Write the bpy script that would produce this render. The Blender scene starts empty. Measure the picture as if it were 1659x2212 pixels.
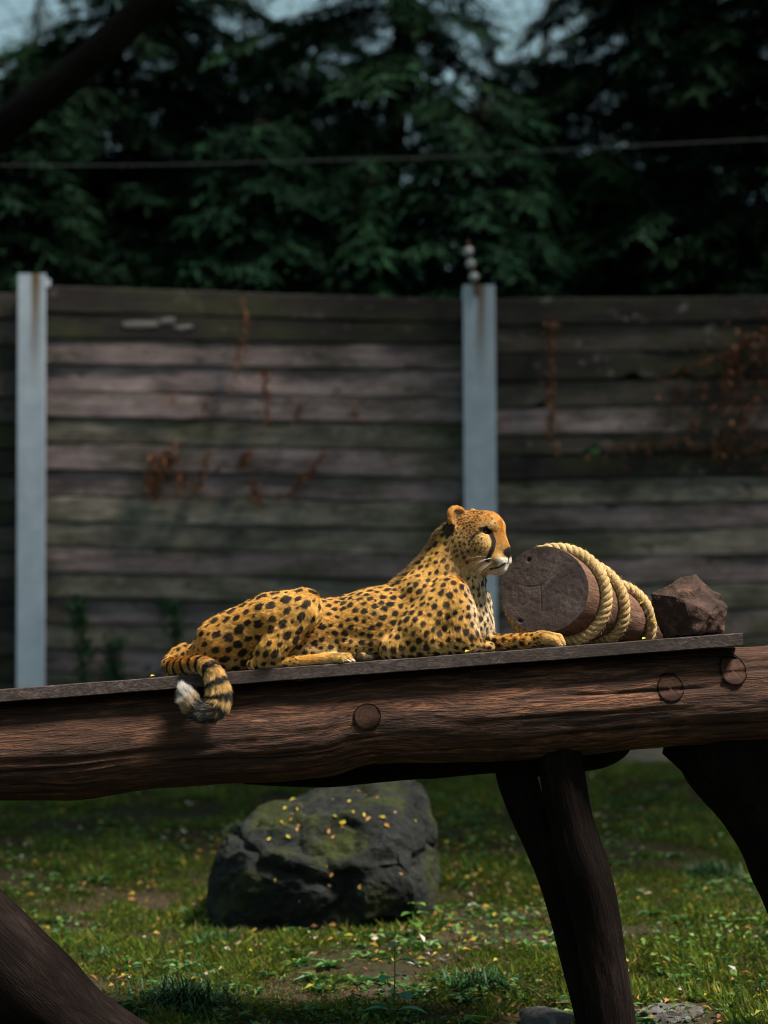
import bpy, math, random
import numpy as np
from mathutils import Vector, Matrix
from mathutils.kdtree import KDTree

random.seed(7)
RNG = np.random.default_rng(7)
SC = bpy.context.scene
COL = SC.collection

# ------------------------------------------------------------------ camera
CAM_Z = 1.2
FPX = 5327.0                      # focal length in units of 1/1659 of the picture width
PITCH = math.atan(374.0 / FPX)
cam_data = bpy.data.cameras.new("camera")
cam = bpy.data.objects.new("camera", cam_data)
COL.objects.link(cam)
cam.location = (0, 0, CAM_Z)
cam.rotation_euler = (math.pi / 2 + PITCH, 0, 0)
cam_data.sensor_fit = 'HORIZONTAL'
cam_data.sensor_width = 24.0
cam_data.lens = FPX / 1659.0 * 24.0
cam_data.clip_start = 0.1
cam_data.clip_end = 2000
cam_data.dof.use_dof = True
cam_data.dof.focus_distance = 8.2
cam_data.dof.aperture_fstop = 1.6
SC.camera = cam

# ------------------------------------------------------------------ sky, sun, exposure
SUN_TO = Vector((0.46, -0.21, 0.85)).normalized()       # towards the sun: high, from the right
world = bpy.data.worlds.new("World")
SC.world = world
world.use_nodes = True
wn = world.node_tree
wn.nodes.clear()
w_out = wn.nodes.new('ShaderNodeOutputWorld')
w_bg = wn.nodes.new('ShaderNodeBackground')
w_sky = wn.nodes.new('ShaderNodeTexSky')
w_sky.sky_type = 'NISHITA'
w_sky.sun_disc = False
w_sky.sun_elevation = math.asin(SUN_TO.z)
w_sky.sun_rotation = math.atan2(SUN_TO.x, SUN_TO.y)
w_sky.air_density = 1.0
w_sky.dust_density = 4.0
w_sky.ozone_density = 1.0
w_bg.inputs['Strength'].default_value = 0.043
w_veil = wn.nodes.new('ShaderNodeMix')           # thin even cloud veil over the whole sky
w_veil.data_type = 'RGBA'
w_veil.inputs[0].default_value = 0.6
w_veil.inputs[7].default_value = (4.2, 6.6, 7.0, 1)
wn.links.new(w_sky.outputs[0], w_veil.inputs[6])
wn.links.new(w_veil.outputs[2], w_bg.inputs[0])
wn.links.new(w_bg.outputs[0], w_out.inputs[0])

sun_data = bpy.data.lights.new("sun", 'SUN')
sun_data.energy = 5.0
sun_data.angle = math.radians(12.0)
sun_data.color = (1.0, 0.93, 0.82)
sun = bpy.data.objects.new("sun", sun_data)
COL.objects.link(sun)
sun.location = (6, 6, 20)
sun.rotation_euler = SUN_TO.to_track_quat('Z', 'Y').to_euler()

SC.view_settings.view_transform = 'Standard'
SC.view_settings.look = 'None'
SC.view_settings.exposure = 1.05
SC.view_settings.gamma = 1.0
SC.view_settings.use_curve_mapping = False
SC.cycles.use_denoising = True
SC.cycles.filter_width = 1.0
SC.cycles.max_bounces = 6
SC.cycles.transparent_max_bounces = 6
SC.cycles.caustics_reflective = False
SC.cycles.caustics_refractive = False

# ------------------------------------------------------------------ helpers
def at(u, v, Y):
    """Point at depth Y on the sight line through (u, v) of a 1659 x 2212 picture."""
    x = (u - 829.5) / FPX
    y = (1106.0 - v) / FPX
    d = Vector((x, math.cos(PITCH) - y * math.sin(PITCH), math.sin(PITCH) + y * math.cos(PITCH)))
    return Vector((0, 0, CAM_Z)) + d * (Y / d.y)

def scale_at(Y):
    return Y / FPX

def ground_z(x, y):
    """Height of the grassy slope (works on arrays)."""
    x = np.asarray(x, float); y = np.asarray(y, float)
    base = np.where(y < 8.2, 0.03 * (y - 8.2), 0.084 * (np.minimum(y, 17.5) - 8.2))
    return base + 0.03 * np.sin(x * 1.3 + 0.6 * y) + 0.02 * np.sin(2.1 * y - x) - 0.02

def hash3(ix, iy, iz, seed):
    h = (ix.astype(np.int64) * 374761393 + iy.astype(np.int64) * 668265263 + iz.astype(np.int64) * 2147483647 + seed * 974634777) & 0xFFFFFFFF
    h = ((h ^ (h >> 13)) * 1274126177) & 0xFFFFFFFF
    h = h ^ (h >> 16)
    return (h & 0xFFFFFF) / float(0xFFFFFF)

def vnoise(P, seed=0):
    """Value noise in -1..1 at the rows of P."""
    P = np.asarray(P, float)
    i = np.floor(P).astype(np.int64); f = P - i
    f = f * f * (3 - 2 * f)
    r = 0
    for a in (0, 1):
        for b in (0, 1):
            for c in (0, 1):
                w = (f[:, 0] if a else 1 - f[:, 0]) * (f[:, 1] if b else 1 - f[:, 1]) * (f[:, 2] if c else 1 - f[:, 2])
                r = r + w * hash3(i[:, 0] + a, i[:, 1] + b, i[:, 2] + c, seed)
    return r * 2 - 1

def fbm(P, seed=0, octv=4, lac=2.0, gain=0.5):
    P = np.asarray(P, float); r = 0; a = 1.0; s = 0
    for o in range(octv):
        r = r + a * vnoise(P * (lac ** o), seed + o * 17); s += a; a *= gain
    return r / s

def np_mesh(name, V, faces, smooth=True, attrs=None):
    """Mesh from vertex array V and a list of (n,k) face index arrays."""
    me = bpy.data.meshes.new(name)
    if not isinstance(faces, (list, tuple)):
        faces = [faces]
    faces = [np.asarray(f, np.int32) for f in faces if len(f)]
    V = np.asarray(V, np.float32)
    me.vertices.add(len(V)); me.vertices.foreach_set('co', V.ravel())
    idx = np.concatenate([f.ravel() for f in faces])
    tot = np.concatenate([np.full(len(f), f.shape[1], np.int32) for f in faces])
    st = np.concatenate([[0], np.cumsum(tot)[:-1]]).astype(np.int32)
    me.loops.add(len(idx)); me.loops.foreach_set('vertex_index', idx)
    me.polygons.add(len(tot)); me.polygons.foreach_set('loop_start', st); me.polygons.foreach_set('loop_total', tot)
    me.polygons.foreach_set('use_smooth', np.full(len(tot), smooth, bool))
    for k, (typ, data) in (attrs or {}).items():
        data = np.asarray(data, np.float32)
        at_ = me.attributes.new(k, typ, 'POINT')
        if typ == 'FLOAT_COLOR':
            if data.shape[1] == 3:
                data = np.concatenate([data, np.ones((len(data), 1), np.float32)], 1)
            at_.data.foreach_set('color', data.ravel())
        elif typ == 'FLOAT_VECTOR':
            at_.data.foreach_set('vector', data.ravel())
        else:
            at_.data.foreach_set('value', data.ravel())
    me.update(); me.validate()
    return me

def link(name, data, mat=None, parent=None, origin=(0, 0, 0)):
    o = bpy.data.objects.new(name, data)
    COL.objects.link(o)
    o.location = origin
    if parent is not None:
        o.parent = parent
        o.location = Vector(origin)
    if mat is not None and data is not None:
        data.materials.clear(); data.materials.append(mat)
    return o

def obj(name, V, faces, mat, parent=None, origin=None, smooth=True, attrs=None):
    """A mesh object from world-space vertices; its origin sits at `origin` (world) or at the parent's."""
    V = np.asarray(V, float)
    if parent is not None:
        base = world_loc(parent)
        me = np_mesh(name, V - base, faces, smooth, attrs)
        return link(name, me, mat, parent)
    if origin is None:
        mn, mx = V.min(0), V.max(0)
        origin = ((mn[0] + mx[0]) / 2, (mn[1] + mx[1]) / 2, mn[2])
    me = np_mesh(name, V - np.asarray(origin), faces, smooth, attrs)
    return link(name, me, mat, None, origin)

def world_loc(o):
    p = np.zeros(3)
    while o is not None:
        p += np.array(o.location); o = o.parent
    return p

def tag(o, label=None, cat=None, group=None, kind=None):
    if label: o['label'] = label
    if cat: o['category'] = cat
    if group: o['group'] = group
    if kind: o['kind'] = kind
    return o

def thing(name, loc, label, cat, group=None):
    o = bpy.data.objects.new(name, None)
    COL.objects.link(o); o.location = loc
    o.empty_display_size = 0.1
    return tag(o, label, cat, group)

def frames(P):
    """Parallel-transport frames along the polyline P."""
    P = np.asarray(P, float)
    T = np.gradient(P, axis=0); T /= np.linalg.norm(T, axis=1)[:, None] + 1e-12
    up = np.array([0, 0, 1.0]) if abs(T[0, 2]) < 0.9 else np.array([0, 1.0, 0])
    N = np.zeros_like(P); B = np.zeros_like(P)
    n = np.cross(np.cross(T[0], up), T[0]); n /= np.linalg.norm(n)
    for i in range(len(P)):
        n = n - T[i] * np.dot(n, T[i]); n /= np.linalg.norm(n) + 1e-12
        N[i] = n; B[i] = np.cross(T[i], n)
    return T, N, B

def resample(P, R, n):
    """Catmull-Rom through the points P with radii R, n samples evenly spaced in arc length."""
    P = np.asarray(P, float); R = np.asarray(R, float)
    if len(P) == 2:
        t = np.linspace(0, 1, n)[:, None]
        return P[0] * (1 - t) + P[1] * t, R[0] * (1 - t[:, 0]) + R[1] * t[:, 0]
    Q = np.concatenate([[2 * P[0] - P[1]], P, [2 * P[-1] - P[-2]]])
    out = []; rr = []
    for i in range(len(P) - 1):
        t = np.linspace(0, 1, 24, endpoint=(i == len(P) - 2))[:, None]
        p0, p1, p2, p3 = Q[i:i + 4]
        out.append(0.5 * (2 * p1 + (p2 - p0) * t + (2 * p0 - 5 * p1 + 4 * p2 - p3) * t ** 2 + (3 * p1 - p0 - 3 * p2 + p3) * t ** 3))
        rr.append(R[i] + (R[i + 1] - R[i]) * t[:, 0])
    out = np.concatenate(out); rr = np.concatenate(rr)
    s = np.concatenate([[0], np.cumsum(np.linalg.norm(np.diff(out, axis=0), axis=1))])
    q = np.linspace(0, s[-1], n)
    return np.stack([np.interp(q, s, out[:, k]) for k in range(3)], 1), np.interp(q, s, rr)

def tube(P, R, n_len, n_ring, lump=0.0, lump_scale=4.0, fine=0.0, seed=0, squash=1.0, cap=True, ridge=0.0, n_ridge=9, cracks=0):
    """Lumpy log along P; returns verts, faces, attrs (gv = grain coordinates)."""
    C, Rr = resample(P, R, n_len)
    T, N, B = frames(C)
    s = np.concatenate([[0], np.cumsum(np.linalg.norm(np.diff(C, axis=0), axis=1))])
    th = np.linspace(0, 2 * np.pi, n_ring, endpoint=False)
    ct, st_ = np.cos(th), np.sin(th)
    rad = np.repeat(Rr[:, None], n_ring, 1)
    gv = np.stack([np.repeat(s[:, None], n_ring, 1), rad * ct, rad * st_], 2)
    q = gv.reshape(-1, 3)
    if lump:
        rad = rad * (1 + lump * fbm(q * np.array([1.0, 1.6, 1.6]) * lump_scale + seed * 3.7, seed, 3).reshape(rad.shape))
    if ridge:
        ph = fbm(q * np.array([1.2, 3, 3]), seed + 5, 2).reshape(rad.shape)
        rad = rad * (1 + ridge * np.sin(n_ridge * th[None, :] + 3.0 * ph))
    if fine:
        rad = rad + fine * fbm(q * np.array([6, 55, 55.0]) + seed, seed + 9, 3).reshape(rad.shape)
    if cracks:                                   # long drying cracks that wander along the grain
        rc = np.random.default_rng(seed + 77)
        for _ in range(cracks):
            s0 = rc.uniform(-0.3, s[-1]); ln = rc.uniform(0.25, 0.9); t0 = rc.uniform(0, 2 * np.pi)
            wv = t0 + 0.05 * np.sin(s * rc.uniform(3, 7) + rc.uniform(0, 6)) + rc.uniform(-0.06, 0.06) * (s - s0)
            fade = np.clip((s - s0) / 0.12, 0, 1) * np.clip((s0 + ln - s) / 0.12, 0, 1)
            dt = np.angle(np.exp(1j * (th[None, :] - wv[:, None])))
            rad = rad - (rc.uniform(0.005, 0.015) * fade)[:, None] * np.exp(-(dt / rc.uniform(0.018, 0.045)) ** 2)
    V = C[:, None, :] + N[:, None, :] * (rad * ct)[:, :, None] * squash + B[:, None, :] * (rad * st_)[:, :, None]
    V = V.reshape(-1, 3)
    i = np.arange(n_len - 1)[:, None]; j = np.arange(n_ring)[None, :]
    a = i * n_ring + j; b = i * n_ring + (j + 1) % n_ring
    F = np.stack([a, b, b + n_ring, a + n_ring], 2).reshape(-1, 4)
    faces = [F]
    gvf = gv.reshape(-1, 3)
    if cap:
        V = np.concatenate([V, C[:1], C[-1:]]); k = len(V)
        gvf = np.concatenate([gvf, [[s[0], 0, 0], [s[-1], 0, 0]]])
        j = np.arange(n_ring)
        faces.append(np.stack([np.full(n_ring, k - 2), j, (j + 1) % n_ring], 1)[:, ::-1])
        o = (n_len - 1) * n_ring
        faces.append(np.stack([np.full(n_ring, k - 1), o + (j + 1) % n_ring, o + j], 1)[:, ::-1])
    return V, faces, {'gv': ('FLOAT_VECTOR', gvf)}

def wires(paths, r, n_ring=3, r_end=None):
    """Many thin tubes merged in one vertex/face set (twigs, stems, needles of one thing)."""
    VV = []; FF = []; o = 0
    for P in paths:
        P = np.asarray(P, float); n = len(P)
        T, N, B = frames(P)
        rr = np.linspace(r, r if r_end is None else r_end, n)
        th = np.linspace(0, 2 * np.pi, n_ring, endpoint=False)
        V = P[:, None] + rr[:, None, None] * (N[:, None] * np.cos(th)[None, :, None] + B[:, None] * np.sin(th)[None, :, None])
        VV.append(V.reshape(-1, 3))
        i = np.arange(n - 1)[:, None]; j = np.arange(n_ring)[None]
        a = i * n_ring + j; b = i * n_ring + (j + 1) % n_ring
        FF.append(np.stack([a, b, b + n_ring, a + n_ring], 2).reshape(-1, 4) + o)
        o += n * n_ring
    return np.concatenate(VV), np.concatenate(FF)

def rot_to(D):
    """Orthonormal frames (t,n,b) for the unit rows of D."""
    D = D / (np.linalg.norm(D, axis=1)[:, None] + 1e-12)
    ref = np.where(np.abs(D[:, 2:3]) < 0.9, np.array([[0, 0, 1.0]]), np.array([[1.0, 0, 0]]))
    S = np.cross(D, ref); S /= np.linalg.norm(S, axis=1)[:, None] + 1e-12
    return D, S, np.cross(S, D)

def leaves(C, D, L, W, Nrm=None, fold=0.25, bend=0.0):
    """Leaf blades: 4-vertex rhombs folded along the midrib. C base, D direction, L length, W width."""
    n = len(C)
    L = np.broadcast_to(L, (n,))[:, None]; W = np.broadcast_to(W, (n,))[:, None]
    D, S, U = rot_to(D)
    if Nrm is not None:
        S = np.cross(D, Nrm); S /= np.linalg.norm(S, axis=1)[:, None] + 1e-9
        U = np.cross(S, D)
    v0 = C
    v1 = C + D * L * 0.45 + S * W * 0.5 + U * W * fold
    v2 = C + D * L - U * L * bend
    v3 = C + D * L * 0.45 - S * W * 0.5 + U * W * fold
    V = np.stack([v0, v1, v2, v3], 1).reshape(-1, 3)
    k = np.arange(n)[:, None] * 4
    F = np.concatenate([k + np.array([[0, 1, 2]]), k + np.array([[0, 2, 3]])])
    return V, F

# ------------------------------------------------------------------ material helper
class Mat:
    def __init__(self, name, rough=0.8, spec=0.3):
        self.m = bpy.data.materials.new(name); self.m.use_nodes = True
        self.t = self.m.node_tree; self.t.nodes.clear()
        self.out = self.n('ShaderNodeOutputMaterial')
        self.b = self.n('ShaderNodeBsdfPrincipled')
        self.b.inputs['Roughness'].default_value = rough
        self.b.inputs['Specular IOR Level'].default_value = spec
        self.l(self.b.outputs[0], self.out.inputs[0])
    def n(self, typ, **kw):
        nd = self.t.nodes.new(typ)
        for k, v in kw.items():
            if k in nd.inputs:
                nd.inputs[k].default_value = v
            else:
                setattr(nd, k, v)
        return nd
    def l(self, a, b):
        self.t.links.new(a, b)
    def attr(self, name, kind='GEOMETRY'):
        nd = self.n('ShaderNodeAttribute'); nd.attribute_name = name; nd.attribute_type = kind
        return nd
    def mapping(self, vec, scale=(1, 1, 1), loc=(0, 0, 0)):
        nd = self.n('ShaderNodeMapping'); nd.inputs['Scale'].default_value = scale; nd.inputs['Location'].default_value = loc
        self.l(vec, nd.inputs['Vector']); return nd.outputs[0]
    def coord(self, which='Object'):
        return self.n('ShaderNodeTexCoord').outputs[which]
    def noise(self, vec, scale=5, detail=4, rough=0.55, dist=0.0):
        nd = self.n('ShaderNodeTexNoise'); self.l(vec, nd.inputs['Vector'])
        nd.inputs['Scale'].default_value = scale; nd.inputs['Detail'].default_value = detail
        nd.inputs['Roughness'].default_value = rough; nd.inputs['Distortion'].default_value = dist
        return nd.outputs['Fac']
    def ramp(self, fac, stops, interp='LINEAR'):
        nd = self.n('ShaderNodeValToRGB'); cr = nd.color_ramp; cr.interpolation = interp
        while len(cr.elements) < len(stops): cr.elements.new(0.5)
        for e, (p, c) in zip(cr.elements, stops):
            e.position = p
            e.color = (c, c, c, 1) if isinstance(c, (int, float)) else (*c, 1)
        self.l(fac, nd.inputs[0]); return nd.outputs[0]
    def mix(self, fac, a, b, blend='MIX'):
        nd = self.n('ShaderNodeMix'); nd.data_type = 'RGBA'; nd.blend_type = blend
        for val, k in ((fac, 0), (a, 6), (b, 7)):
            inp = nd.inputs[k]
            if hasattr(val, 'links'): self.l(val, inp)
            elif isinstance(val, (int, float)): inp.default_value = val if k == 0 else (val, val, val, 1)
            else: inp.default_value = (*val, 1)
        return nd.outputs[2]
    def math(self, op, a, b=0.0):
        nd = self.n('ShaderNodeMath'); nd.operation = op
        for val, inp in ((a, nd.inputs[0]), (b, nd.inputs[1])):
            if hasattr(val, 'links'): self.l(val, inp)
            else: inp.default_value = val
        return nd.outputs[0]
    def bump(self, h, strength=0.5, dist=0.01):
        nd = self.n('ShaderNodeBump'); nd.inputs['Strength'].default_value = strength; nd.inputs['Distance'].default_value = dist
        self.l(h, nd.inputs['Height']); self.l(nd.outputs[0], self.b.inputs['Normal'])
    def col(self, c):
        if hasattr(c, 'links'): self.l(c, self.b.inputs['Base Color'])
        else: self.b.inputs['Base Color'].default_value = (*c, 1)
        return self
# ------------------------------------------------------------------ materials of the setting
def wood_mat(name, dark, mid, light, moss=None, rough=0.85, gscale=1.0, bump=0.6, dist=0.006, spec=0.2, ax=1.0):
    """Weathered wood; grain runs along x of the 'gv' attribute."""
    M = Mat(name, rough, spec)
    v = M.attr('gv').outputs['Vector']
    g = M.noise(M.mapping(v, (4.0 * gscale * ax, 36 * gscale, 36 * gscale)), 1.0, 8, 0.72, 1.2)
    f = M.noise(M.mapping(v, (16 * gscale * ax, 150 * gscale, 150 * gscale)), 1.0, 5, 0.65, 0.5)
    b = M.noise(M.mapping(v, (3, 3, 3)), 1.0, 4, 0.6)
    c = M.ramp(g, [(0.28, dark), (0.47, mid), (0.66, light)])
    c = M.mix(M.ramp(f, [(0.35, 0.85), (0.55, 0.0)]), c, dark)
    c = M.mix(M.ramp(b, [(0.4, 0.0), (0.62, 0.75)]), c, tuple(0.55 * x for x in mid))
    if moss:
        mo = M.noise(M.mapping(v, (2.5, 6, 6), (3, 1, 2)), 1.0, 5, 0.65)
        c = M.mix(M.ramp(mo, [(0.52, 0.0), (0.68, 0.7)]), c, moss)
    M.col(c)
    h = M.mix(0.45, g, f)
    M.bump(h, bump, dist)
    return M

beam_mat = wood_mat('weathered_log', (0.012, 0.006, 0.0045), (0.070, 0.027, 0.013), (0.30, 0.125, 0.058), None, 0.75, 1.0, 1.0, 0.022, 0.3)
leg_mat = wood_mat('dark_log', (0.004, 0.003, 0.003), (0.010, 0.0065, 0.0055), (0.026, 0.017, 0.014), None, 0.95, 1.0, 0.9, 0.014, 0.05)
board_mat = wood_mat('deck_wood', (0.024, 0.017, 0.015), (0.062, 0.044, 0.039), (0.15, 0.112, 0.10), None, 0.8, 1.6, 0.6, 0.004, 0.2, 3.5)
knot_mat = wood_mat('knot_wood', (0.010, 0.005, 0.004), (0.050, 0.020, 0.011), (0.12, 0.052, 0.027), None, 0.8, 0.9, 0.6, 0.006)

# end grain for the stump's cut face
end_mat = Mat('end_grain', 0.85, 0.2)
_v = end_mat.attr('gv').outputs['Vector']
_w = end_mat.n('ShaderNodeTexWave', wave_type='RINGS', rings_direction='X')
_w.inputs['Scale'].default_value = 26; _w.inputs['Distortion'].default_value = 3.0; _w.inputs['Detail'].default_value = 3; _w.inputs['Detail Scale'].default_value = 1.2
end_mat.l(_v, _w.inputs['Vector'])
_n = end_mat.noise(_v, 9, 6, 0.7); _n2 = end_mat.noise(_v, 60, 4, 0.6)
_c = end_mat.ramp(_n, [(0.3, (0.050, 0.034, 0.029)), (0.5, (0.082, 0.058, 0.051)), (0.72, (0.15, 0.112, 0.10))])
_c = end_mat.mix(end_mat.math('MULTIPLY', _w.outputs['Fac'], 0.28), _c, (0.06, 0.043, 0.042))
_c = end_mat.mix(end_mat.ramp(_n2, [(0.38, 0.6), (0.55, 0.0)]), _c, (0.045, 0.033, 0.032))
end_mat.col(_c); end_mat.bump(_n2, 0.5, 0.004)

bark_mat = wood_mat('stump_side', (0.05, 0.026, 0.018), (0.15, 0.075, 0.048), (0.27, 0.15, 0.10), None, 0.8, 1.3, 0.8, 0.008)

plank_mat = Mat('fence_plank', 0.9, 0.15)
_v = plank_mat.attr('gv').outputs['Vector']
_oi = plank_mat.n('ShaderNodeObjectInfo')
_add = plank_mat.n('ShaderNodeVectorMath', operation='ADD'); plank_mat.l(_v, _add.inputs[0])
_cmb = plank_mat.n('ShaderNodeCombineXYZ')
for _k in range(3): plank_mat.l(plank_mat.math('MULTIPLY', _oi.outputs['Random'], 37.0 + 11 * _k), _cmb.inputs[_k])
plank_mat.l(_cmb.outputs[0], _add.inputs[1])
_vv = _add.outputs[0]
_g = plank_mat.noise(plank_mat.mapping(_vv, (2.6, 24, 40)), 1.0, 8, 0.72, 0.7)
_f = plank_mat.noise(plank_mat.mapping(_vv, (7, 80, 80)), 1.0, 5, 0.65)
_kn = plank_mat.noise(plank_mat.mapping(_vv, (7, 9, 9)), 1.0, 4, 0.6)
_b = plank_mat.noise(plank_mat.mapping(_vv, (1.6, 4, 4)), 1.0, 5, 0.6)
_m = plank_mat.noise(plank_mat.mapping(_vv, (1.4, 3.5, 6), (5, 3, 1)), 1.0, 5, 0.65)
_c = plank_mat.mix(plank_mat.ramp(_g, [(0.32, 0.0), (0.68, 1.0)]), (0.42, 0.40, 0.42), (1.5, 1.42, 1.4))
_c = plank_mat.mix(1.0, _oi.outputs['Color'], _c, 'MULTIPLY')
_c = plank_mat.mix(plank_mat.ramp(_b, [(0.45, 0.0), (0.7, 0.75)]), _c, (0.018, 0.015, 0.015))
_c = plank_mat.mix(plank_mat.ramp(_m, [(0.47, 0.0), (0.66, 0.8)]), _c, (0.045, 0.050, 0.020))
_c = plank_mat.mix(plank_mat.ramp(_f, [(0.33, 0.6), (0.5, 0.0)]), _c, (0.02, 0.017, 0.016))
_c = plank_mat.mix(plank_mat.ramp(_kn, [(0.62, 0.0), (0.70, 0.8)]), _c, (0.025, 0.02, 0.02))
_c = plank_mat.mix(plank_mat.ramp(_kn, [(0.28, 0.5), (0.38, 0.0)]), _c, (0.26, 0.22, 0.215))
plank_mat.col(_c); plank_mat.bump(plank_mat.mix(0.5, _g, _f), 0.7, 0.01)

post_mat = Mat('galvanised_steel', 0.5, 0.4)
_v = post_mat.coord('Object')
_n = post_mat.noise(_v, 7, 5, 0.6)
_c = post_mat.ramp(_n, [(0.3, (0.36, 0.41, 0.48)), (0.7, (0.48, 0.53, 0.60))])
_sx = post_mat.n('ShaderNodeSeparateXYZ'); post_mat.l(_v, _sx.inputs[0])
_sn = post_mat.noise(post_mat.mapping(_v, (30, 30, 2.5)), 1.0, 4, 0.6)
_xr = post_mat.ramp(post_mat.math('ADD', post_mat.math('ABSOLUTE', _sx.outputs[0]), post_mat.math('MULTIPLY', post_mat.math('SUBTRACT', _sn, 0.5), 0.05)), [(0.014, 1.0), (0.042, 0.0)])
_zr = post_mat.ramp(post_mat.math('MULTIPLY', _sx.outputs[2], 1 / 3.6), [(0.72, 0.0), (0.86, 0.7), (0.93, 1.0), (1.0, 1.0)])
_c = post_mat.mix(post_mat.math('MULTIPLY', _xr, _zr), _c, (0.15, 0.085, 0.022))
_gr = post_mat.noise(post_mat.mapping(_v, (9, 9, 0.8)), 1.0, 5, 0.7)
_c = post_mat.mix(post_mat.ramp(_gr, [(0.55, 0.0), (0.75, 0.45)]), _c, (0.16, 0.18, 0.20))
post_mat.col(_c)
rust_mat = Mat('rusty_iron', 0.8, 0.3); rust_mat.col(rust_mat.ramp(rust_mat.noise(rust_mat.coord(), 40, 3), [(0.3, (0.03, 0.02, 0.015)), (0.7, (0.09, 0.05, 0.03))]))
porcelain_mat = Mat('grey_porcelain', 0.25, 0.5); porcelain_mat.col(porcelain_mat.ramp(porcelain_mat.noise(porcelain_mat.coord(), 30, 3), [(0.3, (0.38, 0.36, 0.36)), (0.7, (0.52, 0.5, 0.5))]))
wire_mat = Mat('galvanised_wire', 0.45, 0.5); wire_mat.col((0.09, 0.095, 0.10)); wire_mat.b.inputs['Metallic'].default_value = 0.4

ground_mat = Mat('soil', 0.95, 0.1)
_v = ground_mat.coord('Object')
_n = ground_mat.noise(_v, 1.7, 6, 0.65); _n2 = ground_mat.noise(_v, 45, 5, 0.7)
_c = ground_mat.ramp(_n, [(0.35, (0.030, 0.034, 0.012)), (0.5, (0.050, 0.038, 0.020)), (0.68, (0.085, 0.055, 0.034))])
_c = ground_mat.mix(ground_mat.ramp(_n2, [(0.35, 0.7), (0.6, 0.0)]), _c, (0.018, 0.014, 0.009))
ground_mat.col(_c); ground_mat.bump(_n2, 0.8, 0.03)

def leafy(name, rough=0.6, spec=0.25, trans=0.0, vary=False):
    M = Mat(name, rough, spec)
    c = M.attr('tint').outputs['Color']
    if vary:                                    # each tree a little lighter or darker than the next
        oi = M.n('ShaderNodeObjectInfo')
        c = M.mix(1.0, c, M.ramp(oi.outputs['Random'], [(0.0, (0.7, 0.75, 0.8)), (0.5, (1.0, 1.0, 1.0)), (1.0, (1.35, 1.25, 1.0))]), 'MULTIPLY')
    M.col(c)
    if trans:
        tr = M.n('ShaderNodeBsdfTranslucent'); M.l(c, tr.inputs['Color'])
        mx = M.n('ShaderNodeMixShader'); mx.inputs[0].default_value = trans
        M.l(M.b.outputs[0], mx.inputs[1]); M.l(tr.outputs[0], mx.inputs[2]); M.l(mx.outputs[0], M.out.inputs[0])
    return M
grass_mat = leafy('grass_blades', 0.5, 0.3, 0.25)
litter_mat = leafy('dead_leaves', 0.7, 0.2, 0.15)
conifer_mat = leafy('conifer_foliage', 0.8, 0.08, 0.12, True)
broad_mat = leafy('broadleaf_foliage', 0.5, 0.3, 0.3)
tree_bark = wood_mat('tree_bark', (0.004, 0.003, 0.003), (0.009, 0.007, 0.006), (0.02, 0.015, 0.013), (0.014, 0.016, 0.008), 0.95, 0.7, 1.0, 0.02, 0.05)

stone_mat = Mat('mossy_stone', 0.9, 0.2)
_v = stone_mat.coord('Object')
_n = stone_mat.noise(_v, 7, 9, 0.75, 0.6); _n2 = stone_mat.noise(_v, 24, 6, 0.7); _mo = stone_mat.noise(_v, 3.2, 5, 0.65)
_vo = stone_mat.n('ShaderNodeTexVoronoi', feature='DISTANCE_TO_EDGE'); _vo.inputs['Scale'].default_value = 5.5
stone_mat.l(stone_mat.mapping(_v, (1, 1, 1.9)), _vo.inputs['Vector'])
_crk = stone_mat.ramp(_vo.outputs['Distance'], [(0.0, 0.7), (0.035, 0.0)])
_c = stone_mat.ramp(_n, [(0.3, (0.008, 0.009, 0.008)), (0.5, (0.017, 0.019, 0.017)), (0.7, (0.046, 0.050, 0.042))])
_c = stone_mat.mix(stone_mat.ramp(_n2, [(0.38, 0.75), (0.56, 0.0)]), _c, (0.022, 0.024, 0.026))
_c = stone_mat.mix(_crk, _c, (0.012, 0.012, 0.012))
_c = stone_mat.mix(stone_mat.ramp(_mo, [(0.50, 0.0), (0.62, 0.85)]), _c, (0.040, 0.048, 0.010))
stone_mat.col(_c); stone_mat.bump(stone_mat.mix(0.5, _n, _n2), 1.0, 0.08)
pale_stone = Mat('pale_stone', 0.9, 0.2)
_v = pale_stone.coord('Object'); _n = pale_stone.noise(_v, 14, 6, 0.7)
pale_stone.col(pale_stone.ramp(_n, [(0.3, (0.035, 0.031, 0.029)), (0.55, (0.09, 0.08, 0.076)), (0.75, (0.18, 0.165, 0.157))])); pale_stone.bump(_n, 0.8, 0.02)
chunk_mat = Mat('brown_chunk', 0.8, 0.25)
_v = chunk_mat.coord('Object'); _n = chunk_mat.noise(_v, 12, 6, 0.7, 0.3); _n2 = chunk_mat.noise(_v, 60, 5, 0.7)
_c = chunk_mat.ramp(_n, [(0.3, (0.013, 0.006, 0.004)), (0.52, (0.046, 0.022, 0.014)), (0.75, (0.13, 0.066, 0.044))])
chunk_mat.col(chunk_mat.mix(chunk_mat.ramp(_n2, [(0.35, 0.7), (0.55, 0.0)]), _c, (0.02, 0.012, 0.01))); chunk_mat.bump(chunk_mat.mix(0.5, _n, _n2), 1.0, 0.012)
rope_mat = Mat('sisal_rope', 0.8, 0.15)
_v = rope_mat.coord('Object'); _n = rope_mat.noise(_v, 160, 4, 0.7); _nb = rope_mat.noise(_v, 9, 4, 0.6)
_c = rope_mat.ramp(_n, [(0.3, (0.26, 0.155, 0.062)), (0.55, (0.50, 0.34, 0.15)), (0.75, (0.66, 0.49, 0.26))])
rope_mat.col(rope_mat.mix(rope_mat.ramp(_nb, [(0.45, 0.0), (0.7, 0.5)]), _c, (0.30, 0.19, 0.08))); rope_mat.bump(_n, 0.7, 0.003)

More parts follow.
